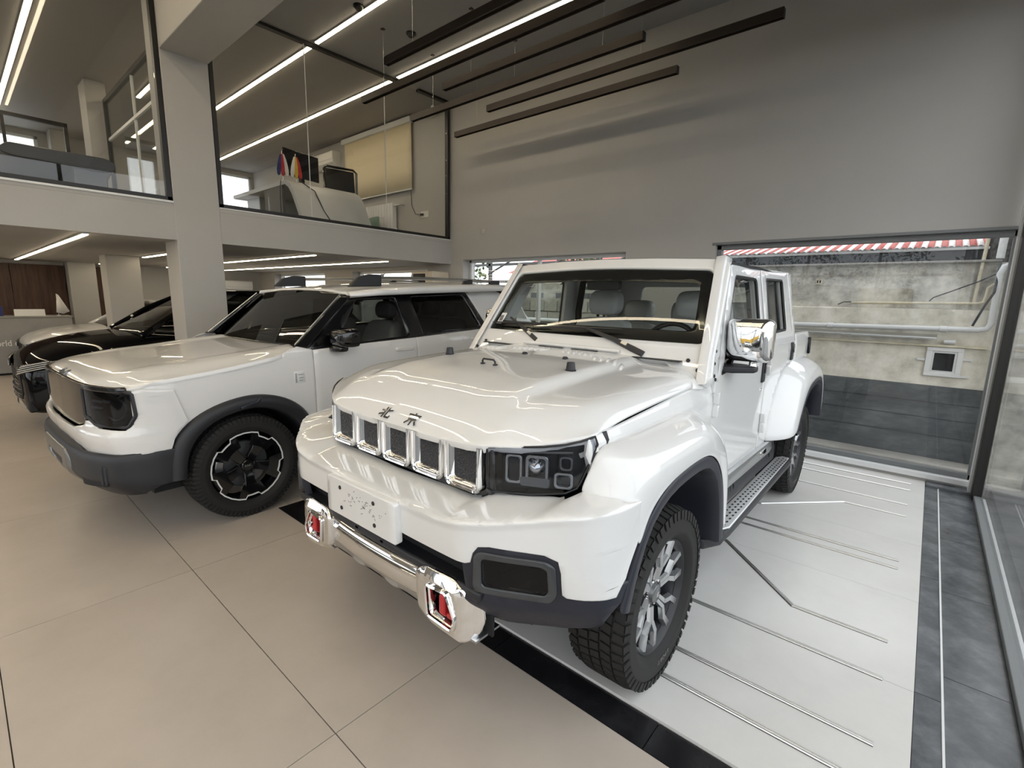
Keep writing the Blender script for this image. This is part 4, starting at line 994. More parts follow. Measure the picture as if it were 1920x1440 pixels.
# ---- cabin
MB(TO).prism([(2.48, 1.34), (2.56, 1.37), (2.86, 1.36), (2.95, 1.28), (2.95, .85), (2.55, .85)], -.74, .74, 'x').build('dashboard', 'dash', truck, bevel=.03)
sw = empty('steering_wheel', (0, 0, 0)); sw.parent = truck
Msw = basis(Vector((.36, 3.02, 1.29)), (1, 0, 0), (0, .42, .9))
mb = tm(); mb.M = Msw; mb.tube([(.185*cos(2*pi*k/28), .185*sin(2*pi*k/28), 0) for k in range(28)], .0165, 8, closed=True); mb.build('wheel_rim', 'dash', sw)
mb = tm(); mb.M = Msw; mb.lathe([(0, -.03), (.06, -.02), (.07, .02), (.05, .05)], 20, 'z'); mb.box(-.175, .175, -.018, .018, -.006, .01); mb.box(-.018, .018, -.175, 0, -.006, .01); mb.build('wheel_hub', 'dash', sw, bevel=.004)
def seat(x, y, w, par, m, rear=False, nm='seat', dz=.0):
    r = empty(nm, (0, 0, 0)); r.parent = par
    def blob(rings, name, m_):
        mb = tm(); mb.loft([[(x+a, yy_+b, z+dz*(z > 1.02)) for a, b in rrect(-wx, wx, -wy, wy, min(wx, wy)*.6, 4)] for (yy_, wx, wy, z) in rings], closed=True, cap=True); mb.build(name, m_, r, sub=1, ang=180)
    blob([(y-.22, w*.46, .22, .86), (y-.22, w*.5, .25, .93), (y-.22, w*.5, .25, 1.0), (y-.22, w*.45, .22, 1.05)], 'seat_cushion', m)
    blob([(y+.02, w*.46, .06, .98), (y+.05, w*.5, .085, 1.1), (y+.08, w*.49, .085, 1.25), (y+.11, w*.44, .075, 1.36), (y+.125, w*.34, .05, 1.40)], 'seat_back', m)
    blob([(y+.13, .10, .045, 1.41), (y+.13, .135, .07, 1.45), (y+.135, .138, .075, 1.53), (y+.14, .125, .065, 1.59), (y+.14, .08, .03, 1.61)], 'headrest', m)
seat(.36, 3.32, .52, truck, 'seat_cover', dz=.07); seat(-.36, 3.32, .52, truck, 'seat_cover', dz=.07)
for x in (-.45, 0, .45): seat(x, 4.10, .44, truck, 'seat_cover', nm='rear_seat')
mb = tm(); 
for s in (1, -1): mb.tube([(s*.70, 3.60, .6), (s*.70, 3.58, 1.5), (s*.66, 3.57, 1.74), (s*.58, 3.56, 1.80), (0, 3.56, 1.815)], .028, 8)
mb.build('roll_bar', 'matte_black', truck)
MB(TO).box(-.70, .70, 2.86, 4.30, 1.80, 1.815).build('headliner', 'seat_grey', truck)
mb = tm(); mb.M = basis(Vector((0, 2.79, 1.70)), (1, 0, 0), (0, -.15, 1)); mb.prism(rrect(-.12, .12, -.035, .035, .02, 4), -.02, .02, 'z'); mb.build('rear_view_mirror', 'dash', truck, bevel=.006)
mb = tm(); mb.tube([(0, 2.79, 1.735), (0, 2.80, 1.80)], .014, 8); mb.build('mirror_stalk', 'dash', truck)
# ---- wheels
def pickup_wheel(par):
    w = empty('wheel', (0, 0, 0)); w.parent = par
    def WB():
        m_ = MB(); m_.M = Matrix.Diagonal((1, 1.072, 1.072, 1)); return m_
    t = tire(w, .378, .245, .238)
    ring_text('SPORT', .278, radians(-88), .028, 'seat_grey', t, .1222, .0008)
    mb = WB(); mb.lathe([(.224, -.09), (.214, -.085), (.200, -.05), (.200, .05), (.214, .075), (.224, .092), (.228, .090), (.228, -.09)], 48, 'x'); mb.build('rim_barrel', 'plastic', w)
    mb = WB(); mb.lathe([(.206, .070), (.213, .086), (.224, .096), (.227, .090), (.218, .078), (.210, .066)], 56, 'x'); mb.build('rim_lip', 'plastic', w)
    WB().lathe([(.0, .0), (.15, .0), (.155, -.02), (0, -.02)], 32, 'x').build('brake_disc', 'smoke_trim', w)
    for k in range(6):
        a = 2*pi*k/6+.25; sp_ = WB(); dk = WB()
        def arm(mbx, r0, a0, w0, r1, a1, w1, x0, x1, d):
            p = Vector((r0*cos(a0), r0*sin(a0))); q = Vector((r1*cos(a1), r1*sin(a1))); t_ = (q-p).normalized(); n = Vector((-t_.y, t_.x))
            ring = []
            for (c, ww, xx) in ((p, w0, x0), (q, w1, x1)):
                ring.append([(xx, *(c+n*ww)), (xx, *(c-n*ww)), (xx-d, *(c-n*ww*1.5)), (xx-d, *(c+n*ww*1.5))])
            mbx.loft(ring, closed=True, cap=True)
        arm(dk, .045, a, .022, .125, a, .014, .055, .068, .035)
        for sg in (-1, 1):
            arm(sp_, .055, a+sg*.17, .0075, .118, a+sg*.10, .0080, .066, .078, .012)
            arm(sp_, .113, a+sg*.095, .0095, .162, a+sg*.28, .0105, .078, .084, .018)
            arm(sp_, .155, a+sg*.265, .0105, .216, a+sg*.225, .0120, .084, .088, .022)
            arm(dk, .110, a, .012, .205, a+sg*.235, .012, .062, .074, .03)
        sp_.build('spoke_face', 'satin_silver', w, ang=30); dk.build('spoke', 'plastic', w, ang=30)
    mb = WB(); mb.lathe([(0, .078), (.030, .078), (.036, .074), (.040, .06), (.062, .05), (.066, .02)], 24, 'x'); mb.build('hub_cap', 'grey_metal', w)
    strokes('hub_emblem', [((a[0]*.03, a[1]*.03), (b[0]*.03, b[1]*.03)) for a, b in GLYPH_BEI], .0035, basis(Vector((.0785, 0, 0)), (0, 1, 0), (0, 0, 1)), .002, 'chrome', w)
    for k in range(6):
        a = 2*pi*k/6+.25+pi/6; mb = MB(); mb.M = Matrix.Translation((0, .055*cos(a), .055*sin(a))); mb.lathe([(0, .064), (.007, .064), (.009, .058), (.009, .04)], 8, 'x'); mb.build('wheel_nut', 'chrome', w)
    return w
wh = pickup_wheel(truck); wh.location = (.830, 1.805-3.2, .378+.012)
for (x, y, rz_) in ((.80, hubY[1], 0), (-.830, 1.805, pi), (-.80, hubY[1], pi)):
    c = copy_tree(wh, truck); c.location = (x, y-3.2, .378+.012); c.rotation_euler = (0, 0, rz_)
# ================================================================== WHITE SUV
SO = (0, 1.4, 0)
sa = radians(2.5)
suv = empty('suv', (-4.489-sin(sa)*1.4, 1.244+cos(sa)*1.4, 0), sa, label='white boxy SUV with black wheel arch cladding parked beside the pickup', cat='suv')
def sp(name, outline, fn, m='suv_paint', parent=None, **k): return panel(name, outline, fn, m, parent or suv, off=SO, **k)
def sm(): return MB(SO)
# plan of the nose
noseY = interp([(0, -.815), (.30, -.810), (.50, -.798), (.62, -.780), (.76, -.735), (.86, -.685), (.905, -.62), (.925, -.54), (.935, -.42)])
beltZ = interp([(.4, 1.150), (.6, 1.172), (1.6, 1.212), (2.6, 1.262), (3.2, 1.29)])
sideX = lambda y, z: .912-.010*((z-.75)/.3)**2-(.265*(z-1.17) if z > 1.17 else 0)-.03*sstep(2.6, 3.7, y)-.018*sstep(.55, .38, z)
# bonnet (clamshell)
hoodC = interp([(-.83, 1.035), (-.70, 1.080), (-.40, 1.115), (0, 1.145), (.4, 1.178), (.7, 1.20)])
hoodE = interp([(-.70, 1.022), (-.40, 1.060), (-.10, 1.093), (.28, 1.150), (.6, 1.19)])
def shz(u, v):
    a = abs(u); t = min(1, a/.90)
    z = hoodC(v)*(1-t**3.2)+hoodE(v)*t**3.2
    z += .016*sstep(.52, .62, a)*sstep(.86, .72, a)*sstep(-.75, -.3, v)
    d = v-noseY(a); q = min(1, max(0, d/.16)); 
    return z-(.040)*(1-q)**2.2
shf = lambda u, v: (u, v, shz(u, v))
hd = [(0, -.803), (.30, -.798), (.50, -.786), (.62, -.768), (.76, -.723), (.84, -.685), (.872, -.650), (.895, -.58), (.903, -.40), (.905, -.10), (.905, .20), (.895, .29), (.86, .36), (.80, .44), (.60, .50), (.3, .545), (0, .56)]
bonnet = sp('bonnet', mirror_pts(hd), shf, t=.03, du=.03)
mb = sm(); M0 = basis(Vector(shf(0, -.765)), (1, 0, 0), (0, 1, .35))
for gx, gl in ((-.05, [((-.4, .3), (-.4, -.3)), ((-.4, .3), (.1, .3)), ((-.4, 0), (.05, 0)), ((-.4, -.3), (.1, -.3)), ((.1, .3), (.12, .02)), ((.05, 0), (.2, -.3))]), (.05, GLYPH_BEI)):
    mb = sm(); mb.M = M0 @ Matrix.Translation((gx, 0, 0))
    for q in stroke_letters([((a[0]*.075, a[1]*.065), (b[0]*.075, b[1]*.065)) for a, b in gl], .010): mb.prism([tuple(p) for p in q], -.003, .006, 'z')
    mb.build('emblem_character', 'grey_metal', bonnet, flat=True)
# nose surfaces
def nose(u, z, k=0): return (u, noseY(abs(u))+k, z)
grille = sp('grille_panel', mirror_pts([(0, .735), (.40, .745), (.53, .775), (.545, .80), (.545, 1.000), (.50, 1.004), (0, 1.012)]), lambda u, z: nose(u, z, .006), 'gloss_black', out=(0, -1, 0), t=.03, du=.04)
sp('grille_brow', mirror_pts([(0, 1.004), (.50, .997), (.86, .995), (.888, 1.0), (.880, 1.022), (.50, 1.024), (0, 1.030)]), lambda u, z: nose(u, z, .001), 'gloss_black', out=(0, -1, 0), t=.03, du=.04)
sp('white_lip', mirror_pts([(0, .640), (.36, .640), (.46, .620), (.56, .600), (.75, .600), (.905, .607), (.930, .612), (.937, .78), (.932, .99), (.918, 1.005), (.900, .995), (.902, .80), (.880, .762), (.70, .762), (.60, .795), (.55, .790), (.53, .762), (.40, .735), (0, .722)]),
   lambda u, z: nose(u, z, -.03*sstep(.78, .72, z)+.03*sstep(.70, .60, z)*.5), 'suv_paint', out=(0, -1, 0), t=.03, du=.02)
lb = sp('lower_bumper', mirror_pts([(0, .315), (.45, .318), (.75, .335), (.90, .352), (.932, .40), (.938, .61), (.90, .618), (.56, .612), (.46, .632), (.36, .655), (0, .655)]),
   lambda u, z: nose(u, z, -.055*sstep(.66, .58, z)+.11*max(0, (.45-z)/.13)**1.6), 'plastic', out=(0, -1, 0), t=.05, du=.03)
sp('skid_plate', mirror_pts([(0, .330), (.34, .330), (.44, .345), (.46, .40), (.36, .54), (.30, .575), (0, .580)]), lambda u, z: nose(u, z, -.066+.10*max(0, (.45-z)/.13)**1.6+.02*sstep(.30, .46, abs(u))), 'grey_metal', out=(0, -1, 0), t=.02, du=.03,
   holes=[round_poly([(-.20, .40), (.20, .40), (.22, .50), (-.22, .50)], .02, 2)[::-1]])
sp('intake', round_poly([(-.22, .39), (.22, .39), (.24, .51), (-.24, .51)], .02, 2), lambda u, z: nose(u, z, -.04), 'matte_black', out=(0, -1, 0), t=.02, du=.06)
for s in (1, -1):
    # headlamp box
    hl = empty('headlamp', (0, 0, 0)); hl.parent = suv
    ho_ = [(s*u, z) for (u, z) in round_poly([(.552, 1.002), (.898, .996), (.903, .85), (.882, .782), (.66, .780), (.60, .815), (.552, .820)], .012, 2)]
    sp('lamp_housing', ho_, lambda u, z: nose(u, z, .05), 'matte_black', hl, out=(0, -1, 0), t=.01, du=.03)
    mb = sm(); mb.tube([Vector(nose(u, z, .008)) for (u, z) in ho_], .012, 6, closed=True); mb.build('lamp_bezel', 'plastic', hl)
    pts = [Vector(nose(s*u, z, .030)) for (u, z) in arc_pts((.79, .895), .075, radians(60), radians(-200), 18)]
    mb = sm(); mb.tube([Vector(nose(s*.865, .985, .03))]+pts[:14], .007, 6); mb.build('light_guide', 'grey_metal', hl)
    for (u, z, w) in ((.66, .925, .05), (.74, .93, .035), (.65, .885, .05)):
        mb = sm(); mb.M = basis(Vector(nose(s*u, z, .035)), (1, s*.3, 0), (0, 0, 1)); mb.box(-w, w, -.008, .008, 0, .012); mb.build('led_module', 'satin_silver', hl, bevel=.003)
    sp('lamp_lens', ho_, lambda u, z: nose(u, z, .004), 'lens_dark', hl, out=(0, -1, 0), t=.004, du=.03, rim=.0005)
    sp('side_intake', [(s*u, z) for (u, z) in round_poly([(.56, .40), (.80, .415), (.84, .55), (.58, .545)], .02, 2)], lambda u, z: nose(u, z, -.052), 'matte_black', lb, out=(0, -1, 0), t=.01, du=.04)
    for k in range(2): sp('intake_fin', [(s*u, z) for (u, z) in rrect(.765+.03*k, .777+.03*k, .43, .54, .004, 2)], lambda u, z: nose(u, z, -.060), 'plastic', lb, out=(0, -1, 0), t=.01, du=.04)
    out = (s, 0, 0); sf = lambda y, z, s=s: (s*sideX(y, z), y, z)
    # fender
    fen = [(-.40, .612), (-.44, .62), (-.56, .80), (-.57, 1.005), (-.50, 1.038), (-.40, 1.052), (-.10, 1.085), (.20, 1.132), (.30, 1.152), (.36, 1.185), (.42, 1.20), (.535, 1.172), (.538, .90), (.540, .40), (.45, .40), (.42, .55), (.38, .68), (.25, .80), (.08, .84), (-.10, .82), (-.28, .74)]
    ffn = lambda y, z, s=s: (s*(sideX(y, z)+.020*sstep(.82, 1.0, z)*sstep(1.14, 1.02, z)*0-.02*sstep(-.35, -.62, y)), y, z)
    fpn = sp('fender', fen, ffn, out=out, t=.02, du=.04)
    if s > 0:
        st_ = sp('delivery_sticker', [(.375, .925), (.46, .93), (.457, 1.02), (.372, 1.015)], ffn, 'paper', fpn, out=out, t=.0008, du=.1, rim=.0002, lift=.0012)
        mb = sm()
        for k in range(9): 
            p = Vector(ffn(.388, .935+.008*k)); mb.cbox(p+Vector((.0016, 0, 0)), .0006, .014, .004)
        for (y, z, w) in ((.425, .99, .045), (.43, .965, .035), (.425, .945, .03)): mb.cbox(Vector(ffn(y, z))+Vector((.0016, 0, 0)), .0006, w, .003)
        o = mb.build('sticker_print', 'ink', st_, flat=True); o['kind'] = 'stuff'
    # cladding round the wheel arch
    for (hy, nm) in ((0.02, 'front_arch_cladding'), (2.80, 'rear_arch_cladding')):
        cl_o = [(-.485, .40), (-.475, .60), (-.40, .735), (-.25, .835), (-.04, .888), (.12, .890), (.30, .840), (.44, .735), (.51, .600), (.525, .40)]
        cl_i = [(-.385, .40), (-.365, .56), (-.29, .675), (-.16, .755), (.0, .785), (.10, .785), (.24, .735), (.35, .64), (.415, .52), (.425, .40)]
        rows = [[], [], [], [], []]
        for (a, b) in zip(cl_o, cl_i):
            for r_, (t, x) in enumerate(((0, .885), (0, .925), (.22, .950), (.92, .958), (1.0, .90))):
                rows[r_].append((s*x, hy-.02+a[0]+(b[0]-a[0])*t, a[1]+(b[1]-a[1])*t))
        rows.append([(s*.55, hy-.02+b[0], b[1]) for b in cl_i])
        if s < 0: rows = [r[::-1] for r in rows]
        mb = sm(); mb.grid(rows); ar = mb.build(nm, 'plastic', suv, sub=2, ang=180, fix=False)
        MB(SO).box(s*.50, s*.53, hy-.45, hy+.45, .30, .85).build('wheel_well', 'matte_black', suv)
        if hy < 1: sp('cladding_badge', [(-.04, .818), (.07, .842), (.085, .862), (.10, .866), (.085, .842), (.062, .826), (-.035, .800)], lambda y, z, s=s: (s*.958, y, z), 'plastic_navy', ar, out=out, t=.008, du=.1, lift=.006)
    # doors
    def cut(y0, y1, nm, arch=None):
        pts = [(y0, .42), (y1, .42), (y1, beltZ(y1)), ((y0+y1)/2, beltZ((y0+y1)/2)), (y0, beltZ(y0))]
        if arch: pts = [(y0, .42), (2.33, .42), (2.42, .62), (2.55, .76), (2.64, .82), (2.64, beltZ(2.64)), ((y0+y1)/2, beltZ((y0+y1)/2)), (y0, beltZ(y0))]
        return sp(nm, pts, lambda y, z, s=s: (s*(sideX(y, z)-.004*sstep(.80, .90, z)*sstep(1.02, .92, z)), y, z), out=out, t=.04, du=.06)
    d1 = cut(.548, 1.592, 'front_door'); d2 = cut(1.602, 2.64, 'rear_door', True)
    for (d, y) in ((d1, 1.44), (d2, 2.44)): sp('door_handle', rrect(y-.10, y+.10, beltZ(y)-.10, beltZ(y)-.075, .01), sf, 'suv_paint', d, out=out, t=.02, du=.1, lift=.014)
    sp('sill', [(.42, .30), (2.36, .30), (2.36, .43), (.42, .43)], lambda y, z, s=s: (s*(.915+.02*sstep(.42, .34, z)), y, z), 'plastic', out=out, t=.05, du=.1)
    sp('quarter_panel', [(2.65, .82), (2.80, .86), (3.05, .82), (3.25, .66), (3.30, .45), (3.62, .45), (3.66, .8), (3.60, 1.25), (3.18, 1.70), (2.90, 1.705), (2.46, 1.668), (2.665, beltZ(2.65))], sf, out=out, t=.04, du=.06)
    # glasshouse
    gh = [(.50, 1.178), (.56, 1.176), (1.60, beltZ(1.6)+.004), (2.655, beltZ(2.65)+.004), (2.452, 1.662), (1.70, 1.626), (.935, 1.592)]
    h1 = round_poly([(.74, 1.20), (1.515, 1.232), (1.480, 1.586), (1.055, 1.566)], [.02, .03, .03, .03], 3); h2 = round_poly([(1.70, 1.240), (2.545, 1.280), (2.400, 1.630), (1.660, 1.594)], .03, 3)
    g = sp('window_surround', gh, sf, 'gloss_black', out=out, t=.03, du=.06, holes=[h1[::-1], h2[::-1]], lift=-.004)
    sp('front_window', h1, sf, 'car_glass', g, out=out, t=.004, du=.1, rim=.0005, lift=-.012)
    sp('rear_window', h2, sf, 'car_glass_dark', g, out=out, t=.004, du=.1, rim=.0005, lift=-.012)
    # A pillar
    mb = sm(); mb.loft([[(s*(.862), .40, 1.20), (s*.885, .50, 1.185), (s*.865, .56, 1.20), (s*.80, .46, 1.215)], [(s*.775, .87, 1.575), (s*.79, .96, 1.585), (s*.775, .98, 1.595), (s*.72, .90, 1.595)]], closed=True, cap=True); mb.build('pillar', 'gloss_black', suv, bevel=.012)
    mb = sm(); mb.tube([(s*.835, .43, 1.212), (s*.752, .885, 1.598)], .006, 6); mb.build('pillar_trim', 'satin_silver', suv)
    # mirror
    mr = empty('wing_mirror', (0, 0, 0)); mr.parent = suv
    rings = []
    for (y, sx, sz) in ((.66, .05, .035), (.68, .090, .060), (.72, .108, .072), (.78, .112, .076), (.825, .108, .072)):
        rings.append([(s*(1.00+a), y, 1.262+b) for a, b in rrect(-sx, sx, -sz, sz, sz*.6, 5)])
    if s < 0: rings = [r[::-1] for r in rings]
    mb = sm(); mb.loft(rings, closed=True, cap=True); mb.build('mirror_cap', 'gloss_black', mr, ang=50)
    mb = sm(); mb.prism([(s*.88, .68), (s*.88, .80), (s*.96, .80), (s*1.02, .78), (s*1.02, .71), (s*.95, .67)], 1.148, 1.20, 'z'); mb.build('mirror_foot', 'gloss_black', mr, bevel=.02)
    # roof rails
    rl = empty('roof_rail', (0, 0, 0)); rl.parent = suv
    rp = [(s*.66, 1.22, 1.748), (s*.665, 1.8, 1.772), (s*.66, 2.4, 1.782), (s*.65, 2.95, 1.785)]
    mb = sm(); mb.tube(rp, .0165, 8); mb.build('rail_tube', 'satin_silver', rl)
    for (ya, yb, t0, z0, z1) in ((1.02, 1.36, .22, 1.665, 1.785), (2.42, 2.58, .10, 1.70, 1.79), (2.88, 3.05, .05, 1.71, 1.80)):
        mb = sm(); mb.prism([(ya, z0), (yb, z0+.015), (yb, z1), (ya+t0, z1), (ya+t0*.45, z1-.03)], s*.635, s*.690, 'x'); mb.build('rail_foot', 'plastic', rl, bevel=.010)
    # rear spoiler side
    sp('spoiler_cheek', [(3.00, 1.73), (3.20, 1.715), (3.30, 1.60), (3.36, 1.50), (3.30, 1.50), (3.12, 1.64), (2.95, 1.70)], lambda y, z, s=s: (s*(sideX(y, z)+.012), y, z), 'plastic', out=out, t=.03, du=.1)
# windscreen
sw_f = lambda u, z: (u, .50+(z-1.19)*1.12-.06*(1-(u/.8)**2), z)
ws = [(-.80, 1.195), (.80, 1.195), (.735, 1.600), (.40, 1.628), (0, 1.636), (-.40, 1.628), (-.735, 1.600)]
wi = round_poly([(-.72, 1.235), (.72, 1.235), (.665, 1.555), (0, 1.585), (-.665, 1.555)], [.04, .04, .04, .3, .04], 4)
sp('windscreen_border', ws, sw_f, 'gloss_black', out=(0, -1, 1), t=.004, du=.08, holes=[wi[::-1]], lift=-.006)
sp('windscreen', ws, sw_f, 'car_glass_dark', out=(0, -1, 1), t=.004, du=.08, rim=.0005)
# roof
rside = interp([(.80, 1.585), (.95, 1.612), (1.5, 1.672), (2.2, 1.712), (2.9, 1.735), (3.3, 1.735)])
srz = lambda u, v: rside(v)+.035*(1-(abs(u)/.78)**2.2)-.03*sstep(.70, .79, abs(u))-.06*sstep(3.1, 3.35, v)+.006*sstep(.60, .50, abs(u))
sp('roof', mirror_pts([(0, .945), (.40, .950), (.70, .965), (.755, .98), (.785, 1.6), (.785, 2.4), (.775, 3.1), (.70, 3.22), (0, 3.24)]), lambda u, v: (u, v, srz(u, v)), t=.03, du=.05)
for s in (1, -1):
    rows = [[(s*x(y), y, zf(y)) for y in (.94, 1.3, 1.7, 2.1, 2.46, 2.9, 3.16)] for (x, zf) in ((lambda y: .783, lambda y: rside(y)-.002), (lambda y: .805, lambda y: rside(y)-.022), (lambda y: .800, lambda y: 1.592+(y-.94)*.046))]
    if s < 0: rows = [r[::-1] for r in rows]
    mb = sm(); mb.grid(rows); mb.build('cant_rail', 'suv_paint', suv, solid=.02, ang=180, fix=False)
mb = sm(); mb.prism([(2.98, 1.735), (3.40, 1.72), (3.42, 1.70), (3.05, 1.70)], -.74, .74, 'x'); mb.build('rear_spoiler', 'plastic', suv, bevel=.01)
MB(SO).prism([(3.20, 1.69), (3.62, 1.20), (3.66, .60), (3.55, .45), (3.3, .45), (3.1, 1.2)], -.80, .80, 'x').build('tailgate', 'suv_paint', suv, bevel=.03)
MB(SO).box(-.62, .62, -.5, 3.5, .24, .42).build('underbody', 'matte_black', suv)
MB(SO).box(-.80, .80, .5, 3.3, .42, .50).build('cabin_floor', 'seat_dark', suv)
MB(SO).box(-.46, .46, -.62, .45, .42, 1.0).build('engine_bay', 'matte_black', suv)
MB(SO).prism([(.46, 1.17), (.60, 1.20), (.95, 1.17), (1.0, 1.05), (1.0, .7), (.5, .7)], -.80, .80, 'x').build('dashboard', 'dash', suv, bevel=.03)
def suv_seat(x, y, nm='seat'):
    r = empty(nm, (0, 0, 0)); r.parent = suv
    def blob(rings, name, m_):
        mb = sm(); mb.loft([[(x+a, yy_+b, z) for a, b in rrect(-wx, wx, -wy, wy, min(wx, wy)*.6, 4)] for (yy_, wx, wy, z) in rings], closed=True, cap=True); mb.build(name, m_, r, sub=1, ang=180)
    blob([(y-.25, .24, .24, .70), (y-.25, .25, .26, .80), (y-.25, .23, .24, .86)], 'seat_cushion', 'seat_grey')
    blob([(y+.0, .24, .07, .82), (y+.04, .25, .09, 1.0), (y+.09, .245, .085, 1.2), (y+.13, .21, .06, 1.33), (y+.14, .15, .04, 1.36)], 'seat_back', 'seat_grey')
    blob([(y+.15, .09, .04, 1.37), (y+.15, .125, .06, 1.41), (y+.155, .13, .06, 1.49), (y+.16, .10, .04, 1.55)], 'headrest', 'seat_dark')
for x in (.38, -.38): suv_seat(x, 1.48); suv_seat(x, 2.42, 'rear_seat')
suv_seat(0, 2.42, 'rear_seat')
# wheels: black rim with a notched silver outline
def suv_wheel(par):
    w = empty('wheel', (0, 0, 0)); w.parent = par
    t = tire(w, .372, .235, .250, True, 72)
    MB().lathe([(.252, -.09), (.238, -.08), (.225, -.04), (.225, .04), (.238, .07), (.252, .092), (.256, .085), (.256, -.085)], 48, 'x').build('rim_barrel', 'gloss_black', w)
    pts = []
    for k in range(5):
        a = radians(94+72*k)
        for (da, r) in ((-23, .246), (-12, .247), (0, .247), (12, .247), (23, .246), (26, .222), (36, .221), (46, .222)):
            pts.append((a+radians(da), r))
    def ring(dr, x): return [(x, (r+dr)*cos(a), (r+dr)*sin(a)) for (a, r) in pts]
    mb = MB(); mb.loft([ring(-.0045, .092), ring(.0045, .092), ring(.0045, .098), ring(-.0045, .098), ring(-.0045, .092)], closed=True); mb.build('rim_outline', 'white_alu', w, flat=True)
    mb = MB(); n = len(pts); mb.add(ring(.0, .091)+[(.091, .15*cos(a), .15*sin(a)) for (a, r) in pts], [(i, (i+1) % n, n+(i+1) % n, n+i) for i in range(n) if (i % 8) in (5, 6, 4, 7, 0, 3)]); mb.build('rim_face', 'gloss_black', w, flat=True, solid=.012)
    for k in range(5):
        a = radians(94+36+72*k); mb = MB(); rr = []
        for (r, wd, x) in ((.04, .030, .070), (.12, .034, .082), (.20, .052, .088), (.222, .058, .090)):
            c = Vector((r*cos(a), r*sin(a))); nn = Vector((-sin(a), cos(a)))*wd
            rr.append([(x, *(c+nn)), (x, *(c-nn)), (x-.03, *(c-nn*1.1)), (x-.03, *(c+nn*1.1))])
        mb.loft(rr, closed=True, cap=True); mb.build('spoke', 'gloss_black', w, bevel=.004)
    MB().lathe([(0, .082), (.036, .082), (.042, .076), (.044, .05)], 24, 'x').build('hub_cap', 'gloss_black', w)
    text_mesh('hub_lettering', 'BAIC', .022, 'satin_silver', w, basis(Vector((.083, 0, 0)), (0, 1, 0), (0, 0, 1)), .001)
    MB().lathe([(0, .01), (.165, .01), (.17, .0), (.17, -.02), (0, -.02)], 36, 'x').build('brake_disc', 'grey_metal', w)
    mb = MB(); mb.prism([(r*cos(a), r*sin(a)) for (a, r) in [(radians(160+5*k), .205) for k in range(8)]]+[(r*cos(a), r*sin(a)) for (a, r) in [(radians(195-5*k), .150) for k in range(8)]], .0, .045, 'x'); mb.build('brake_caliper', 'alu', w, bevel=.006)
    for k in range(5):
        a = radians(94+72*k); mb = MB(); mb.M = Matrix.Translation((0, .058*cos(a), .058*sin(a))); mb.lathe([(0, .078), (.008, .078), (.009, .06)], 8, 'x'); mb.build('wheel_nut', 'gloss_black', w)
    return w
wv = suv_wheel(suv); wv.location = (.815, 0-1.4, .372)
for (x, y, r_) in ((.815, 2.80, 0), (-.815, 0, pi), (-.815, 2.80, pi)):
    c = copy_tree(wv, suv); c.location = (x, y-1.4, .372); c.rotation_euler = (0, 0, r_)
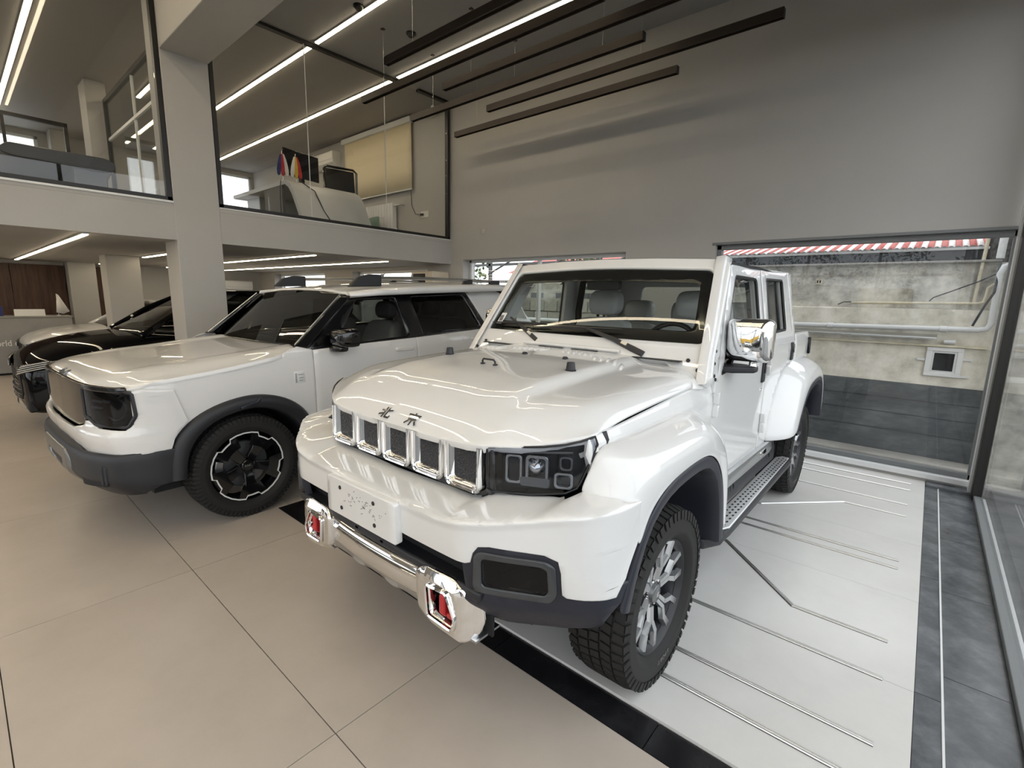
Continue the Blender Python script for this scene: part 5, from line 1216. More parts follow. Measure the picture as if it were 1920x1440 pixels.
# ================================================================== THE TWO CARS UNDER THE MEZZANINE
def showroom_car(name, loc, paint, label, W=.94, roof=1.63, tall=1.0, slats=5, rz=0):
    r = empty(name, loc, rz, label=label, cat='car')
    def cp(nm, outline, fn, m=paint, parent=None, **k): return panel(nm, outline, fn, m, parent or r, **k)
    k = tall
    st = [(0.0, .72, .28, .46, .62, .72, .755), (.06, .82, .24, .46, .68, .81, .86), (.22, .90, .22, .48, .76, .915, .96), (.55, .93, .21, .52, .86, 1.0, 1.045), (1.05, .945, .21, .54, .93, 1.065, 1.105),
          (1.7, .95, .21, .55, .96, 1.07, 1.09), (2.8, .95, .21, .55, .98, 1.09, 1.10), (3.8, .94, .22, .56, 1.0, 1.10, 1.12), (4.4, .90, .26, .58, 1.0, 1.09, 1.13), (4.62, .80, .36, .60, .92, 1.02, 1.06)]
    rings = []
    for (y, w, zb, zm, zs, zh, zc) in st:
        w *= W/.95; zm, zs, zh, zc = [zb+(z-zb)*k for z in (zm, zs, zh, zc)]
        half = [(w*.55, zb), (w*.93, zb+.01), (w, zb+.10), (w*1.0, zm), (w*.985, zs), (w*.93, (zs+zh)/2+.015), (w*.82, zh), (w*.45, zc)]
        rings.append([(x, y, z) for x, z in half]+[(-x, y, z) for x, z in half[::-1]])
    mb = MB(); mb.loft(rings, closed=True, cap=True); mb.build('body', paint, r, sub=2, ang=180)
    zb0 = 1.105*k; zr = roof
    # windscreen, roof, side glass
    wf_ = lambda u, t: (u, 1.08+.85*t-.10*(1-(u/.8)**2)*(1-t*.5), zb0-.02+(zr-.045-zb0)*t+.02*(1-(u/.8)**2)*t)
    cp('windscreen', [(-.80*W/.95, 0), (.80*W/.95, 0), (.62, 1), (-.62, 1)], wf_, 'car_glass_dark', out=(0, -1, 1), t=.01, du=.1)
    rf = lambda u, v: (u, v, zr-.02*(abs(u)/.6)**2-.10*((v-2.9)/1.5)**2*(1 if v > 2.6 else .35)-.012*sstep(.5, .66, abs(u)))
    cp('roof', mirror_pts([(0, 1.88), (.60, 1.93), (.66, 2.0), (.66, 3.4), (.62, 4.2), (0, 4.25)]), rf, t=.04, du=.1)
    for s in (1, -1):
        sx = lambda y, z, s=s: (s*(.90*W/.95-(z-1.04*k)*(.90*W/.95-.66)/(zr-.06-1.04*k)), y, z)
        ws_ = round_poly([(1.42, 1.09*k), (4.05, 1.115*k), (3.75, zr-.16), (3.3, zr-.075), (2.2, zr-.062)], .05, 3)
        cp('side_glass', ws_, sx, 'car_glass_dark', out=(s, 0, 0), t=.01, du=.2)
        mb = MB(); mb.tube([(s*.84*W/.95, 1.06, 1.06*k), (s*.76*W/.95, 1.5, 1.06*k+(zr-1.06*k)*.52), (s*.665, 1.96, zr-.045), (s*.675, 2.6, zr-.035), (s*.675, 3.3, zr-.06), (s*.65, 4.1, zr-.17)], [.035, .032, .028, .026, .026, .03], 8); mb.build('roof_pillar', paint, r)
        mb = MB(); mb.tube([Vector(sx(y, z))+Vector((s*.006, 0, 0)) for (y, z) in ((1.44, 1.085*k), (2.5, 1.10*k), (4.0, 1.11*k))], .008, 6); mb.build('belt_trim', 'chrome', r)
        MB().box(s*.86, s*.872, 2.38, 2.46, 1.10*k, zr-.16).build('pillar', paint, r)
        # head lamp: slim dark lens wrapping the corner, with fine bright lines
        hl = empty('headlamp', (0, 0, 0)); hl.parent = r
        def corner(t, z, s=s, o=.0):   # t runs from the nose round to the flank
            a_ = t*1.25; return Vector((s*(.50+.40*sin(a_)+o*sin(a_)), .30-.30*cos(a_)-o*cos(a_)+.10*max(0, t-.8), z))
        mb = MB(); mb.loft([[corner(t/8, (.66+.10*t/8)*k+z_, o=.012) for t in range(9)] for z_ in (.0, .03, .06, .085)], closed=False); mb.build('lamp_lens', 'gloss_black', hl, solid=.02)
        for j in range(4):
            mb = MB(); mb.tube([corner(.10*j+t*(1-.10*j)/8, (.665+.10*(.10*j+t*(1-.10*j)/8))*k+.02*j+.006, o=.016) for t in range(9)], .0035, 5); mb.build('light_line', 'white_plastic', hl)
        mb = MB(); mb.prism([(s*.50, .27), (s*.80, .28), (s*.78, .40), (s*.56, .38)], .02, .10, 'y'); mb.build('corner_intake', 'matte_black', r, bevel=.02)
        mb = MB()
        rr_ = [[(s*(.95+a), y_, 1.13*k+b) for a, b in rrect(-sx_, sx_, -sz_, sz_, sz_*.6, 4)] for (y_, sx_, sz_) in ((1.48, .05, .03), (1.52, .095, .06), (1.60, .10, .065), (1.63, .09, .055))]
        mb.loft(rr_ if s > 0 else [q[::-1] for q in rr_], closed=True, cap=True); mb.build('wing_mirror', paint, r)
    for j in range(slats):
        z = (.38+.055*j)*k; w = .80
        mb = MB(); mb.tube([(w*t, -.020+.20*abs(t)**3.2+.010*max(0, j-2)**1.5, z) for t in [-1+q/7 for q in range(15)]], .006, 6); mb.build('grille_slat', 'chrome', r)
    mb = MB(); mb.prism(mirror_pts([(0, .37), (.42, .38), (.55, .46), (.52, .66), (0, .66)]), .005, .05, 'y'); mb.build('grille_backing', 'matte_black', r)
    mb = MB(); mb.tube([(-.66, .12, .285), (-.4, .01, .275), (0, -.012, .272), (.4, .01, .275), (.66, .12, .285)], .009, 8); mb.build('lower_trim', 'satin_silver', r)
    MB().prism([(1.1, 1.04*k), (1.5, 1.05*k), (1.6, .8), (1.1, .8)], -.8, .8, 'x').build('dashboard', 'dash', r)
    def wheel(x, y, rz_):
        w = empty('wheel', (x, y, .34), rz_); w.parent = r
        return w
    w0 = wheel(.80, .88, 0); tire(w0, .34, .225, .235, False)
    MB().lathe([(.237, -.08), (.22, -.04), (.22, .04), (.237, .085)], 36, 'x').build('rim_barrel', 'gloss_black', w0)
    for q in range(5):
        a = 2*pi*q/5; mb = MB(); c1 = Vector((.04*cos(a), .04*sin(a))); c2 = Vector((.23*cos(a), .23*sin(a))); n = Vector((-sin(a), cos(a)))
        mb.loft([[(.07, *(c1+n*.03)), (.07, *(c1-n*.03)), (.04, *(c1-n*.03)), (.04, *(c1+n*.03))], [(.085, *(c2+n*.04)), (.085, *(c2-n*.04)), (.05, *(c2-n*.04)), (.05, *(c2+n*.04))]], cap=True); mb.build('spoke', 'satin_silver', w0)
    for (x, y, rz_) in ((.80, 3.66, 0), (-.80, .88, pi), (-.80, 3.66, pi)):
        c = copy_tree(w0, r); c.location = (x, y, .34); c.rotation_euler = (0, 0, rz_)
    return r
showroom_car('crossover_car', (-7.95, .42, 0), 'black_paint', 'glossy black crossover with thin chrome grille bars behind the column')
showroom_car('sedan_car', (-11.75, .74, 0), 'suv_paint', 'low white car farthest back, beyond the black crossover', W=.93, roof=1.42, tall=.87, slats=3)
# ================================================================== RECEPTION AND MEZZANINE FURNISHINGS
ramp_mat('walnut', [(.35, (.045, .020, .010)), (.5, (.075, .035, .018)), (.65, (.10, .05, .026))], rough=.45, scale=3, bump=.05, stretch=(1, 6, .5))
ramp_mat('desk_stone', [(.3, (.26, .25, .24)), (.7, (.31, .30, .285))], rough=.55, scale=2, bump=.02)
mat('blind_cloth', (.74, .65, .46), .85, bump=.1, bscale=400)
mat('dark_lacquer', (.045, .045, .048), .3)
mat('grey_lacquer', (.45, .455, .455), .35)
mat('white_lacquer', (.72, .72, .71), .3)
mat('screen', (.008, .008, .010), .25)
mat('cloth_green', (.16, .25, .21), .85)
mat('flag_red', (.50, .04, .05), .8); mat('flag_blue', (.03, .04, .16), .8); mat('flag_yellow', (.65, .42, .05), .8); mat('flag_white', (.75, .73, .70), .8)
# wood wall behind reception: single panels
pw = empty('wall_panelling', (-14.0, .6, 0), kind=S, label='dark walnut panelling behind the reception desk', cat='panelling')
for k in range(6): MB((-14.0, .6, 0)).box(-14.18, -14.14, -3.2+.82*k+.004, -3.2+.82*(k+1)-.004, .0, 2.08).build('panel', 'walnut', pw, bevel=.003)
MB((-14.0, .6, 0)).box(-14.19, -14.12, 1.735, 1.775, 0, 2.1).build('end_trim', 'bronze_metal', pw)
pw2 = empty('wall_panelling_2', (-14.0, 2.7, 0), kind=S, label='narrow walnut panel seen between the columns', cat='panelling')
MB((-14.0, 2.7, 0)).box(-14.18, -14.14, 2.2, 2.95, 0, 2.08).build('panel', 'walnut', pw2, bevel=.003)
# reception desk
rd_ = empty('reception_desk', (-12.95, -.4, 0), label='beige reception counter with pale lettering at the far left', cat='counter'); off = rd_.location
MB(off).box(-13.35, -12.75, -3.0, 1.57, .04, 1.05).build('counter_body', 'desk_stone', rd_, bevel=.006)
MB(off).box(-13.30, -12.80, -2.95, 1.52, 0, .05).build('plinth', 'matte_black', rd_)
MB(off).box(-13.37, -12.73, -3.02, 1.59, 1.05, 1.075).build('counter_top', 'desk_stone', rd_, bevel=.004)
text_mesh('lettering', 'World of', .15, 'white_plastic', rd_, Matrix.Translation(-Vector(off)) @ basis(Vector((-12.748, .60, .585)), (0, 1, 0), (0, 0, 1)) @ Matrix.Diagonal((.80, 1, 1, 1)), .004, bold=.002)
mb = MB((-13.0, 1.02, 1.075)); mb.prism([(-13.02, 1.075), (-12.94, 1.075), (-12.97, 1.20)], .80, 1.22, 'y'); o = mb.build('desk_sign', 'white_plastic', None, loc=(-13.0, 1.02, 1.075)); tag(o, 'white tent card standing on the reception counter', 'sign')
fl = empty('table_flag', (-13.05, 1.42, 1.075), label='small white table flag at the end of the reception counter', cat='flag')
MB().lathe([(.035, 0), (.035, .012), (.006, .016), (.004, .02), (.004, .42), (0, .425)], 12, 'z', cap=True).build('pole', 'steel', fl)
mb = MB(); mb.grid([[(.0, .005, .42), (.012, .03, .40), (-.008, .05, .36)], [(.0, -.03, .06), (.02, .07, .03), (-.01, .17, .08)]]); mb.build('cloth', 'flag_white', fl, solid=.002)
o = MB((-13.0, .56, 1.075)).box(-13.08, -12.95, .48, .66, 1.075, 1.25).build('blue_box', 'flag_blue', None, loc=(-13.0, .56, 1.075), bevel=.005); tag(o, 'small blue box on the reception counter at the picture edge', 'box')
# wall air conditioner on the far wall under the mezzanine
def split_ac(name, loc, rz, label, grp='wall air conditioners'):
    r = empty(name, loc, rz, label=label, cat='air conditioner', group=grp)
    mb = MB(); mb.prism([(0, 0), (-.10, .0), (-.185, .06), (-.20, .12), (-.20, .27), (-.17, .29), (0, .29)], -.47, .47, 'x'); mb.build('case', 'white_plastic', r, bevel=.012)
    mb = MB(); mb.prism([(-.105, -.004), (-.19, .055), (-.187, .06), (-.10, .004)], -.42, .42, 'x'); mb.build('flap', 'white_alu', r)
    MB().box(-.44, .44, -.203, -.199, .118, .121).build('front_seam', 'seat_grey', r)
    MB().box(-.40, .40, -.17, -.02, .288, .293).build('intake_grille', 'seat_grey', r)
    return r
split_ac('air_conditioner', (XE+.001, 5.0, 1.62), pi/2, 'white wall air conditioner under the mezzanine on the far wall')
split_ac('air_conditioner', (-10.25, YB-.001, 4.24), 0, 'white wall air conditioner in the mezzanine office beside the blind')
# standing air conditioner cabinet by the back window
fc = empty('standing_air_conditioner', (-6.70, 5.55, 0), label='beige standing air conditioner cabinet at the back wall corner', cat='air conditioner'); off = fc.location
MB(off).box(-6.98, -6.42, 5.38, 5.74, 0, 2.02).build('cabinet', 'cream_plastic', fc, bevel=.015)
MB(off).box(-6.94, -6.62, 5.374, 5.385, 1.80, 1.98).build('outlet', 'matte_black', fc)
for k in range(4): MB(off).box(-6.93, -6.63, 5.366, 5.376, 1.825+.04*k, 1.833+.04*k).build('louvre', 'bronze_metal', fc)
# blind
bl = empty('roller_blind', (-8.45, 5.72, 3.49), label='half lit beige roller blind on the mezzanine office wall', cat='blind'); off = bl.location
MB(off).box(-9.58, -7.33, 5.64, 5.735, 4.60, 4.69).build('cassette', 'white_alu', bl, bevel=.01)
mb = MB(off); mb.grid([[(x, 5.69+.006*sin(x*3.1), z) for x in [-9.54+2.19*k/14 for k in range(15)]] for z in (3.50, 3.9, 4.3, 4.62)]); mb.build('cloth', 'blind_cloth', bl, solid=.002)
MB(off).box(-9.54, -7.35, 5.683, 5.70, 3.482, 3.502).build('bottom_bar', 'white_alu', bl)
# radiator
ra = empty('radiator', (-8.3, 5.70, 2.78), label='white ribbed radiator under the blind', cat='radiator'); off = ra.location
for k in range(10):
    x = -8.72+.088*k; MB(off).box(x, x+.075, 5.62, 5.72, 2.78, 3.30).build('section', 'white_lacquer', ra, bevel=.012)
for z in (2.83, 3.25): MB(off).tube([(-8.76, 5.67, z), (-7.80, 5.67, z)], .02, 8).build('header_pipe', 'white_lacquer', ra)
MB(off).tube([(-7.82, 5.67, 3.25), (-7.66, 5.67, 3.25), (-7.66, 5.74, 3.25)], .014, 8).build('valve_pipe', 'alu', ra)
hg = empty('drying_rack', (-8.3, 5.50, 2.95), label='small white rack with a green cloth in front of the radiator', cat='rack'); off = hg.location
MB(off).tube([(-8.72, 5.50, 3.03), (-7.95, 5.50, 3.03)], .012, 6).build('bar', 'white_lacquer', hg)
for x in (-8.70, -7.97): MB(off).tube([(x, 5.50, 3.03), (x, 5.45, 2.51)], .01, 6).build('upright', 'white_lacquer', hg)
mb = MB(off); mb.grid([[(x, 5.485+.012*sin(x*38)*(1 if z < 3 else .2), z+.012*sin(x*9)) for x in [-8.60+.52*k/16 for k in range(17)]] for z in (3.045, 2.95, 2.80, 2.66)]); mb.build('cloth', 'cloth_green', hg, solid=.004)
so = empty('wall_socket', (-7.06, 5.75, 3.03), label='white double wall socket with a plugged cable', cat='socket')
MB().box(-.105, .105, -.012, 0, -.055, .055).build('plate', 'white_plastic', so, bevel=.004)
for x in (-.05, .05): MB().lathe([(.030, -.013), (.030, -.006), (.0, -.006)], 14, 'y').build('outlet', 'white_alu', so, loc=(x, 0, 0))
MB().box(-.085, -.02, -.05, -.012, -.018, .018).build('plug', 'plastic', so, bevel=.006)
MB().tube([(-.08, -.03, .0), (-.25, -.015, .03), (-.36, -.012, .18), (-.38, -.012, .45)], .005, 5).build('cable', 'plastic', so)
# curved white desk of the mezzanine office
dk = empty('office_desk', (-7.6, 3.6, 2.5), label='curved white office desk behind the mezzanine glass', cat='desk'); off = dk.location
sec = [(-6.80, 2.50), (-6.98, 2.80), (-7.12, 3.05), (-7.22, 3.16), (-7.36, 3.22), (-9.30, 3.22), (-9.30, 3.165), (-7.38, 3.165), (-7.27, 3.11), (-7.17, 3.00), (-7.03, 2.76), (-6.88, 2.50)]
rings = [[(x+dx, y, z) for (x, z) in sec] for (y, dx) in ((3.42, 0), (3.7, .0), (4.1, -.0), (4.55, -.0))]
mb = MB(off); mb.loft(rings, closed=True, cap=True); mb.build('front_shell', 'grey_lacquer', dk, ang=50)
MB(off).box(-8.1, -7.5, 3.43, 3.47, 2.5, 3.17).build('inner_panel', 'seat_grey', dk)
MB(off).box(-9.2, -8.7, 3.6, 4.4, 2.5, 3.165).build('drawer_unit', 'grey_lacquer', dk, bevel=.006)
MB(off).tube([(-7.30, 3.62, 3.225), (-7.12, 3.74, 3.09), (-6.98, 3.80, 2.80), (-6.80, 3.90, 2.52)], .008, 6).build('cable', 'plastic', dk)
MB(off).tube([(-7.45, 3.40, 3.23), (-7.40, 3.36, 3.05), (-7.45, 3.38, 2.75), (-7.4, 3.5, 2.55)], .006, 6).build('cable', 'plastic', dk)
mo = empty('monitor', (-7.72, 3.85, 3.222), .25, label='black computer monitor on the office desk, seen from behind', cat='monitor')
MB().box(-.015, .02, -.33, .33, .14, .52).build('screen_body', 'screen', mo, bevel=.008); MB().box(-.03, .03, -.03, .03, 0, .3).build('stand', 'screen', mo); MB().box(-.10, .10, -.12, .12, 0, .012).build('foot', 'screen', mo, bevel=.004)
for (y, cols, lab) in ((3.46, ('flag_blue', 'flag_red', 'flag_white'), 'drooping dark blue and red table flags on the office desk'), (3.66, ('flag_white', 'flag_yellow', 'flag_red'), 'drooping yellow and white table flags beside the monitor')):
    f = empty('table_flag', (-7.5, y, 3.222), label=lab, cat='flag', group='office table flags')
    MB().lathe([(.05, 0), (.05, .012), (.005, .016), (.004, .42), (0, .425)], 12, 'z', cap=True).build('pole', 'steel', f)
    for i, c in enumerate(cols):
        a = (i-1)*.05; mb = MB(); mb.grid([[(.0, a*.3-.012, .40), (.012, a*.3+.012, .40)], [(.01, a-.03, .25), (.03, a+.02, .24)], [(.0, a*1.3-.04, .06), (.03, a*1.3+.03, .05)]]); mb.build('cloth', c, f, sub=1, solid=.003)
ch = empty('office_chair', (-8.45, 4.93, 2.5), -.2, label='black mesh office chair behind the mezzanine desk', cat='chair')
mb = MB(); mb.loft([[(x, -.27, z), (x, .27, z), (x-.03, .27, z), (x-.03, -.27, z)] for (x, z) in ((-.05, .5), (.0, .62), (.02, .95), (-.02, 1.32))], closed=True, cap=True); mb.build('backrest', 'screen', ch, bevel=.02)
MB().tube([(.02, -.29, .55), (.04, -.29, 1.29), (.02, -.24, 1.34), (.02, .24, 1.34), (.04, .29, 1.29), (.02, .29, .55)], .022, 8).build('back_frame', 'gloss_black', ch)
MB().box(-.08, .42, -.26, .26, .43, .50).build('seat', 'screen', ch, bevel=.03); MB().lathe([(.03, .08), (.03, .43)], 10, 'z').build('column', 'alu', ch)
for k in range(5):
    a = 2*pi*k/5; MB().tube([(0, 0, .09), (.3*cos(a), .3*sin(a), .06)], .02, 6).build('foot', 'gloss_black', ch); mb = MB(); mb.M = Matrix.Translation((.3*cos(a), .3*sin(a), .03)); mb.lathe([(0, -.012), (.03, -.012), (.03, .012), (0, .012)], 12, 'y'); mb.build('castor', 'gloss_black', ch)
# camera on the wall corner
cm = empty('security_camera', (-6.75, 5.68, 4.60), label='small white security camera under the mezzanine ceiling corner', cat='camera')
MB().lathe([(.03, .1), (.03, .0), (0, 0)], 12, 'z').build('mount', 'white_plastic', cm, loc=(0, 0, .02)); mb = MB(); mb.lathe([(0, -.10), (.035, -.10), (.04, -.02), (.035, .06), (0, .07)], 14, 'x'); mb.build('body', 'white_plastic', cm)
# left meeting room: dark desk, partition, monitor arm
md = empty('meeting_desk', (-7.5, 1.0, 2.5), label='dark rounded meeting desk behind the left mezzanine glass', cat='desk'); off = md.location
mb = MB(off); mb.prism(round_poly([(.50, 2.93), (.56, 2.985), (1.30, 2.985), (1.38, 2.955), (1.38, 2.87), (1.30, 2.84), (.56, 2.86), (.50, 2.89)], .03, 3), -8.2, -6.95, 'x'); mb.build('desk_top', 'dark_lacquer', md, bevel=.01)
mb = MB(off); mb.prism([(1.03, 2.50), (1.03, 2.87), (1.36, 2.87), (1.31, 2.76), (1.31, 2.50)], -8.1, -7.0, 'x'); mb.build('pedestal', 'dark_lacquer', md, bevel=.012)
mb = MB(off); mb.box(-8.25, -8.2, .2, 1.4, 2.5, 2.9); mb.build('back_panel', 'grey_lacquer', md)
pt = empty('glass_partition', (-8.4, 1.95, 2.5), label='dark framed glass partition in the left mezzanine room', cat='partition'); off = pt.location
for b in ((-10.06, -6.85, 1.93, 1.98, 4.40, 4.46), (-10.06, -6.85, 1.93, 1.98, 2.5, 2.54), (-10.06, -10.0, 1.93, 1.98, 2.5, 4.46), (-6.90, -6.84, 1.93, 1.98, 2.5, 4.46)): MB(off).box(*b).build('rail', 'black_metal', pt)
MB(off).box(-10.0, -8.45, 1.95, 1.96, 2.54, 4.40).build('pane', 'pane', pt); MB(off).box(-8.45, -6.9, 1.95, 1.96, 2.54, 4.40).build('pane', 'pane', pt)
MB(off).box(-10.0, -6.9, 1.94, 1.97, 3.86, 3.90).build('transom', 'white_alu', pt)
MB(off).box(-8.46, -8.44, 1.94, 1.97, 2.54, 4.40).build('joint', 'white_alu', pt)
o = MB().box(-13.6, -6.5, .95-.0, 1.02, ZC-.045, ZC-.03).build('trim_6', 'black_metal'); bpy.data.objects.remove(o)
fr = empty('door_1', (-11.6, 1.3, 2.5), kind=S, label='dark framed glass door at the back of the left mezzanine room', cat='door'); off = fr.location
for b in ((-11.63, -11.57, .15, .20, 2.5, 4.35), (-11.63, -11.57, 1.65, 1.70, 2.5, 4.35), (-11.63, -11.57, .15, 1.70, 4.30, 4.36), (-11.62, -11.58, .9, .94, 2.5, 4.3)): MB(off).box(*b).build('frame_bar', 'black_metal', fr)
for a, b in ((.2, .9), (.94, 1.65)): MB(off).box(-11.605, -11.595, a, b, 2.5, 4.3).build('pane', 'pane', fr)
# far mezzanine windows
for n_, (y0, y1, lab) in enumerate(((4.85, 5.70, 'bright window at the end of the mezzanine office'), (.3, 1.6, 'bright window at the end of the left mezzanine room'))):
    w = empty('window_%d' % (9+n_), (XE, (y0+y1)/2, 3.5), kind=S, label=lab, cat='window'); off = w.location
    for b in ((y0, y0+.06, 3.3, 4.62), (y1-.06, y1, 3.3, 4.62), (y0, y1, 3.3, 3.36), (y0, y1, 4.56, 4.62)): MB(off).box(XE-.10, XE-.03, *b).build('frame_bar', 'white_alu', w, bevel=.006)
    MB(off).box(XE-.07, XE-.06, y0, y1, 3.3, 4.62).build('pane', 'pane', w)
# ================================================================== OUTSIDE
ramp_mat('plaster', [(.28, (.36, .34, .29)), (.42, (.60, .57, .49)), (.56, (.76, .725, .64)), (.74, (.86, .83, .76))], rough=.9, scale=3.4, detail=10, bump=.5, bscale=9)
ramp_mat('plaster_dark', [(.30, (.24, .235, .21)), (.43, (.46, .445, .40)), (.56, (.64, .62, .56)), (.74, (.80, .775, .70))], rough=.9, scale=4.2, detail=10, bump=.6, bscale=9)
ramp_mat('grey_dado', [(.3, (.050, .057, .063)), (.5, (.085, .094, .10)), (.72, (.16, .172, .178))], rough=.8, scale=3.5, detail=9, bump=.3, bscale=12, stretch=(.5, 1, 1))
ramp_mat('concrete', [(.3, (.22, .21, .195)), (.7, (.36, .345, .32))], rough=.9, scale=2.5, bump=.3, bscale=14)
ramp_mat('asphalt', [(.3, (.10, .10, .10)), (.7, (.17, .17, .165))], rough=.9, scale=2, bump=.3, bscale=60)
ramp_mat('foliage', [(.3, (.03, .06, .02)), (.7, (.10, .15, .05))], rough=.8, scale=6, bump=.2)
mat('roof_red', (.50, .12, .10), .6); mat('roof_white', (.80, .78, .76), .5)
mat('tar_strip', (.03, .033, .042), .6, noise=.4, nscale=8)
mat('pvc', (.62, .63, .63), .4); mat('pvc_cream', (.66, .60, .45), .5, noise=.25, nscale=7)
mat('bark_dark', (.05, .045, .04), .9, noise=.4, nscale=12)
mat('canopy_steel', (.10, .10, .10), .6)
ramp_mat('stone_wall', [(.3, (.22, .21, .17)), (.5, (.36, .34, .28)), (.7, (.46, .44, .37))], rough=.9, scale=4, detail=8, bump=.4, bscale=14)
YN = 7.6
g_ = MB().box(-40, 40, YB+.28, 40, -.55, -.33).build('ground_yard', 'concrete'); tag(g_, 'concrete ground of the yard outside the back windows', 'ground', kind=S)
g_ = MB().box(XG+.13, 60, -60, YB+.28, -.3, -.03).build('ground_street', 'asphalt'); tag(g_, 'grey paving outside the glass shop front', 'ground', kind=S)
g_ = MB().box(-40, XG+.13, -60, YS-.2, -.3, -.03).build('ground_road', 'asphalt'); tag(g_, 'asphalt forecourt behind the viewer', 'ground', kind=S)
o = MB().box(-2.2, .62, YB+.285, YB+.50, -.33, -.02).build('trim_6', 'concrete', bevel=.01); tag(o, 'rough concrete ledge outside the large back window', 'trim', kind=S)
# neighbouring rendered wall seen through the large back window
nw = empty('neighbour_wall', (0, YN, -.33), kind=S, label='weathered rendered wall with grey painted base outside the window', cat='wall'); off = nw.location
MB(off).box(-3.05, 3.2, YN+.12, YN+.42, -.33, 2.107).build('upper_render', 'plaster_dark', nw, flat=True)
MB(off).box(-3.05, 3.2, YN+.035, YN+.13, -.33, 1.577).build('middle_render', 'plaster', nw, bevel=.014)
MB(off).box(-3.05, 3.2, YN, YN+.045, .66, 1.15).build('lower_render', 'plaster', nw, bevel=.012)
MB(off).box(-3.05, 3.2, YN-.007, YN+.045, -.33, .677).build('painted_base', 'grey_dado', nw, bevel=.005)
MB(off).box(-3.05, 3.2, YN-.30, YN+.0, -.33, -.20).build('kerb', 'concrete', nw, bevel=.02)
MB(off).box(-3.05, .50, YN+.03, YN+.42, 2.107, 2.135).build('coping', 'concrete', nw, bevel=.007)
MB(off).box(-3.05, .40, YN+.22, YN+.29, 2.13, 2.264).build('tar_band', 'tar_strip', nw)
MB(off).box(-3.05, .40, YN+.19, YN+.25, 2.264, 2.292).build('eaves_strip', 'alu', nw)
for (z, h) in ((.069, .005), (.283, .005), (.474, .004)): MB(off).box(-3.05, 3.2, YN-.010, YN-.004, z, z+h).build('base_joint', 'tar_strip', nw)
# corrugated roof: red and white ribs
rf_ = empty('corrugated_roof', (-1.35, YN+.65, 2.30), kind=S, label='red and white corrugated metal roof above the neighbouring wall', cat='roof')
rib = None
for k in range(54):
    x = -2.93+.063*k
    if rib is None:
        mb = MB(); mb.loft([[(dx, y, z+h) for dx, h in ((0, 0), (.013, .013), (.034, .015), (.05, .002), (.063, 0))] for (y, z) in ((-.46, .0), (1.7, .46))], closed=False); rib = mb.build('roof_rib', 'roof_red', rf_, solid=.002); rib.location = (x+1.35, 0, 0); rib2 = None
    else:
        o = rib.copy(); COL.objects.link(o); o.location = (x+1.35, 0, 0)
        if k % 2 and rib2 is None:
            o.data = rib.data.copy(); o.data.materials.clear(); o.data.materials.append(MATS['roof_white']); rib2 = o.data
        elif k % 2: o.data = rib2
# pipes on the wall
pl = empty('waste_pipe', (0, YN, 1.35), label='long grey plastic waste pipe bending upward along the outside wall', cat='pipe'); off = pl.location
MB(off).tube([(-2.93, YN-.06, 1.313), (.405, YN-.06, 1.358), (.473, YN-.06, 1.375), (.50, YN-.06, 1.431), (.495, YN-.06, 1.972), (.518, YN-.06, 2.05), (.597, YN-.06, 2.084)], .031, 10).build('pipe', 'pvc', pl)
for x in (-1.0, .11):
    mb = MB(off); mb.M = Matrix.Translation((x, YN-.06, 1.338+.0135*(x+1))); mb.lathe([(.031, -.034), (.037, -.031), (.037, .031), (.031, .034)], 12, 'x'); mb.build('socket', 'pvc', pl)
p2 = empty('gas_pipe', (0, YN, 1.64), label='rusty cream pipe with an upturned end on the outside wall', cat='pipe'); off = p2.location
MB(off).tube([(-.81, YN+.02, 1.636), (.372, YN+.02, 1.651), (.411, YN+.02, 1.668), (.422, YN+.02, 1.735), (.428, YN+.02, 1.825), (.462, YN+.02, 1.859), (.529, YN+.02, 1.865)], .016, 8).build('pipe', 'pvc_cream', p2)
p3 = empty('vertical_pipe', (.34, YN, 1.65), label='thin cream vertical pipe at the right end of the outside wall', cat='pipe')
MB((.34, YN, 1.65)).tube([(.332, YN+.06, 1.66), (.366, YN+.06, 2.613)], .017, 8).build('pipe', 'pvc_cream', p3)
p4 = empty('downpipe', (.48, YN, 2.05), label='wide pale downpipe at the window corner', cat='pipe')
MB((.48, YN, 2.05)).tube([(.473, YN-.03, 2.14), (.484, YN-.03, 2.84)], .036, 10).build('pipe', 'pvc', p4)
MB((.48, YN, 2.05)).tube([(.484, YN-.03, 2.10), (.473, YN-.11, 1.769), (.417, YN-.11, 1.623), (.349, YN-.11, 1.40)], .013, 6).build('hose', 'tar_strip', p4)
po = empty('old_post', (.47, YN+.25, 0), label='dark weathered post behind the pipes at the wall end', cat='post')
mb = MB(); mb.loft([[(.115*cos(a)*k_, .09*sin(a)*k_, z) for a in [2*pi*q/10 for q in range(10)]] for (z, k_) in ((2.1, 1.05), (2.3, 1.0), (2.6, .95), (3.0, 1.0))], cap=True); mb.build('post_body', 'bark_dark', po)
cbl = empty('sagging_cable', (0, YN, 1.8), label='black cable sagging from the corner across the outside wall', cat='cable')
MB((0, YN, 1.8)).tube([(.484, YN+.0, 1.983), (.338, YN+.02, 1.893), (.135, YN+.07, 1.791), (-.023, YN+.07, 1.713), (-.056, YN+.06, 1.67)], .007, 6).build('cable', 'tar_strip', cbl)
MB((0, YN, 1.8)).tube([(-.82, YN+.03, 1.645), (-.90, YN+.06, 1.645), (-.968, YN+.10, 1.611)], .006, 6).build('cable_tail', 'tar_strip', cbl)
tray = MB((-.5, YN, 1.25)).prism([(YN-.10, 1.228), (YN-.005, 1.262), (YN-.005, 1.285), (YN-.10, 1.251)], -2.93, .068, 'x'); o = tray.build('ledge_tray', 'alu', None, loc=(-.5, YN, 1.25), bevel=.003); tag(o, 'narrow sloping metal tray below the grey waste pipe', 'tray')
